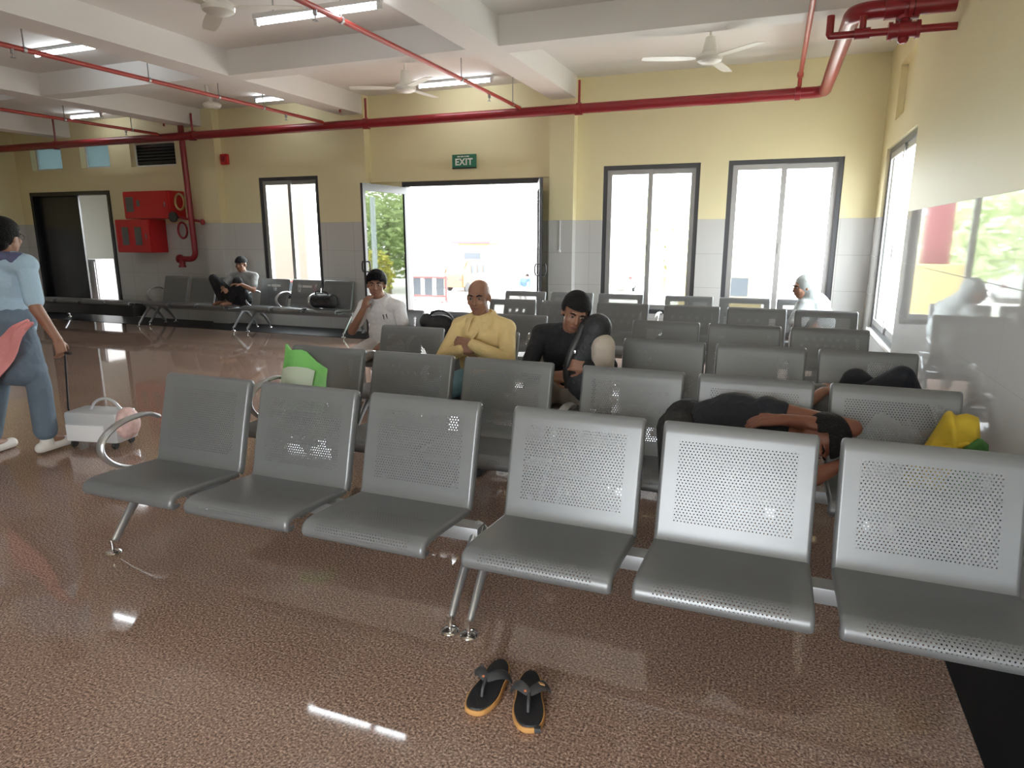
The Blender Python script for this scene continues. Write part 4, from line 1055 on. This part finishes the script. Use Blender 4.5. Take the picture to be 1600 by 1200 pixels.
def tree(loc, h, r, label, leafm, seed, n=1500, ls=.16):
    t = thing('tree', label, 'tree', loc, 0)
    bm = BM(); tube(bm, [(0, 0, -.15), (.05, 0, h*.35), (0, .05, h*.7)], [.12, .09, .04], 8); obj('trunk', bm, M['bark'], t)
    bm = BM(); foliage(bm, (0, 0, h*.62), (r, r, h*.42), n, ls, seed); o = obj('foliage', bm, leafm, t); o['kind'] = 'stuff'
tree((9.3, 25.2, -1.65), 5.6, 2.9, 'green leafy tree outside, mirrored in the open left glass leaf', M['leaf'], 1, 5200, .13)
tree((7.7, 22.6, -1.65), 2.5, .8, 'low yellow-green bush outside, mirrored low in the open glass leaf', M['leafy'], 2, 900, .11)
tree((4.0, 36.0, -1.5), 3.6, 2.4, 'pale bush far outside the right-hand tall window', M['paleleaf'], 3, 900, .2)
tree((14.5, 31.0, -1.5), 5.0, 3.0, 'green tree far outside beyond the right-hand side wall', M['leaf'], 4, 1500, .25)
tree((-5.2, 33.0, -1.5), 5.0, 2.6, 'broad green tree beyond the red and yellow kiosk, mirrored in the wall tiles', M['paleleaf'], 5, 1500, .25)
t = thing('light_post', 'grey post outside, mirrored in the open glass leaf', 'post', (6.55, 21.3, -1.65))
bm = BM(); tube(bm, [(0, 0, 0), (0, 0, 4.6)], .10, 12); obj('shaft', bm, M['pillar'], t)
bm = BM(); lathe(bm, [(.17, 0), (.17, .04), (.12, .06)], (0, 0, 0), 14); obj('base', bm, M['pillar'], t)
bm = BM(); box(bm, (-15, 14.0, -.2), (-11.0, 14.3, 3.2)); o = obj('wall_outside_block', bm, M['brick']); o['kind'] = 'structure'
def vehicle(loc, rz, L, H, Wd, m, label, cat='van'):
    t = thing(cat, label, cat, loc, rz)
    bm = BM()
    prof = [(-L/2, .25), (L/2, .25), (L/2, H*.55), (L/2-.12, H*.62), (L/2-.45, H*.97), (L/2-.7, H), (-L/2+.1, H), (-L/2, H*.9)]
    a = [bm.verts.new((x, -Wd/2, z)) for x, z in prof]; b = [bm.verts.new((x, Wd/2, z)) for x, z in prof]
    bm.faces.new(a); bm.faces.new(b[::-1])
    for i in range(len(prof)): bm.faces.new((a[i], a[(i+1) % len(prof)], b[(i+1) % len(prof)], b[i]))
    bmesh.ops.bevel(bm, geom=bm.edges[:], offset=.05, segments=2, affect='EDGES'); obj('body', bm, m, t)
    for s in (-1, 1):
        for k in range(3):
            x0 = -L/2+.2+k*(L-.9)/3
            bm = BM(); box(bm, (x0, s*Wd/2-.012, H*.58), (x0+(L-.9)/3-.12, s*Wd/2+.012, H*.86), bev=.004); obj('window', bm, M['vanglass'], t)
        for x in (-L*.32, L*.32):
            bm = BM(); lathe(bm, [(.20, -.08), (.27, -.07), (.28, 0), (.27, .07), (.20, .08)], (x, s*(Wd/2-.06), .28), 18, axis='y'); obj('wheel', bm, M['tyre'], t)
    bm = BM(); box(bm, (-L/2-.012, -Wd/2+.15, H*.55), (-L/2+.012, Wd/2-.15, H*.85), bev=.004); obj('rear_window', bm, M['vanglass'], t)
    for s in (-1, 1):
        bm = BM(); box(bm, (L/2-.01, s*Wd*.36-.10, H*.36), (L/2+.015, s*Wd*.36+.10, H*.44), bev=.004); obj('lamp', bm, M['redfence'], t)
vehicle((-17.0, 36.0, -1.65), math.radians(-100), 2.7, 1.75, 1.35, M['vanorange'], 'small orange van parked outside behind the bald man', 'van')
vehicle((-19.3, 38.0, -1.65), math.radians(-95), 3.4, 1.5, 1.55, M['vanwhite'], 'white car parked outside left of the orange van', 'car')
vehicle((-8.8, 40.0, -1.65), math.radians(-80), 3.9, 2.0, 1.7, M['vanwhite'], 'white minibus parked far outside the middle tall window', 'van')
t = thing('kiosk', 'small yellow kiosk outside above the orange van', 'kiosk', (-19.4, 43, -1.65))
bm = BM(); box(bm, (-1.1, -1, 0), (1.1, 1, 2.6), bev=.03); obj('walls', bm, M['yellowwall'], t)
bm = BM(); box(bm, (-1.4, -1.3, 2.6), (1.4, 1.2, 2.75), bev=.02); obj('roof', bm, M['redwall'], t)
bm = BM(); box(bm, (-.6, -1.02, 1.0), (.6, -.98, 2.0)); obj('hatch', bm, M['vanglass'], t)
t = thing('kiosk', 'red and yellow kiosk outside, mirrored in the wall tiles', 'kiosk', (-1.85, 24.5, -1.65))
bm = BM(); box(bm, (-1.3, -1.2, 0), (1.3, 1.2, 2.3), bev=.03); obj('walls', bm, M['yellowwall'], t)
bm = BM(); box(bm, (-.9, -.5, 2.3), (-.2, .3, 4.2), bev=.03); obj('red_panel', bm, M['redwall'], t)
bm = BM(); box(bm, (.3, -1.22, 1.2), (.9, -1.19, 1.8)); obj('hatch', bm, M['vanglass'], t)
def barrier(loc, rz, W, label, nb=5):
    t = thing('barrier', label, 'barrier', loc, rz, group='red metal barriers outside')
    bm = BM()
    for z in (.15, .62): tube(bm, [(-W/2, 0, z), (W/2, 0, z)], .03, 8)
    for s in (-1, 1): tube(bm, [(s*W/2, 0, 0), (s*W/2, 0, .66)], .035, 8); tube(bm, [(s*W/2, -.3, 0.03), (s*W/2, .3, 0.03)], .025, 8)
    obj('frame', bm, M['redfence'], t)
    for k in range(nb):
        x = -W/2+W*(k+.5)/nb; bm = BM(); box(bm, (x-W/nb*.33, -.012, .17), (x+W/nb*.33, .012, .60)); obj('panel', bm, M['vanglass'], t)
barrier((-8.25, 15.2, -.15), math.radians(5), .95, 'red barrier outside, just right of the glass leaf', 3)
barrier((-12.4, 22.0, -1.65), math.radians(4), 2.0, 'red barrier outside, farther back toward the vans')
barrier((-10.3, 12.6, -.15), math.radians(-4), 1.2, 'red barrier outside the narrow left window', 4)
# hooded figure outside by the right door leaf
J9 = dict(pel=(-5.35, 14.1, .62), che=(-5.25, 14.0, .88), neck=(-5.15, 13.95, 1.02), head=(-5.08, 13.9, 1.12), hf=(.5, -.7, -.3), hu=(.2, -.2, 1),
     sa=(-5.42, 14.0, .98), ea=(-5.45, 13.85, .75), wa=(-5.35, 13.75, .58), da=(.2, -.3, -1), na=(-1, 0, 0), ca=.4, sb=(-5.02, 14.05, .98), eb=(-4.95, 13.9, .75), wb=(-5.0, 13.8, .58), db=(0, -.3, -1), nb=(1, 0, 0), cb=.4,
     ha=(-5.43, 14.1, .60), ka=(-5.45, 13.95, .25), aa=(-5.5, 14.1, -.06), ta_=(-5.5, 13.95, -.11), hb=(-5.26, 14.1, .60), kb=(-5.2, 13.95, .25), ab=(-5.2, 14.1, -.06), tb_=(-5.2, 13.95, -.11))
J9 = {k: tuple(V(v)+V((-6.0, 16.2, -1.52))) if k[0] in 'pcnsewhakt' and k not in ('hf', 'hu', 'na', 'nb', 'ca', 'cb') else v for k, v in J9.items()}
person('person in blue bending forward outside, near the right leaf of the entrance', J9, MS, M['bluecloth'], (.9, .9), M['khaki'], hair='short', voxel=.012)
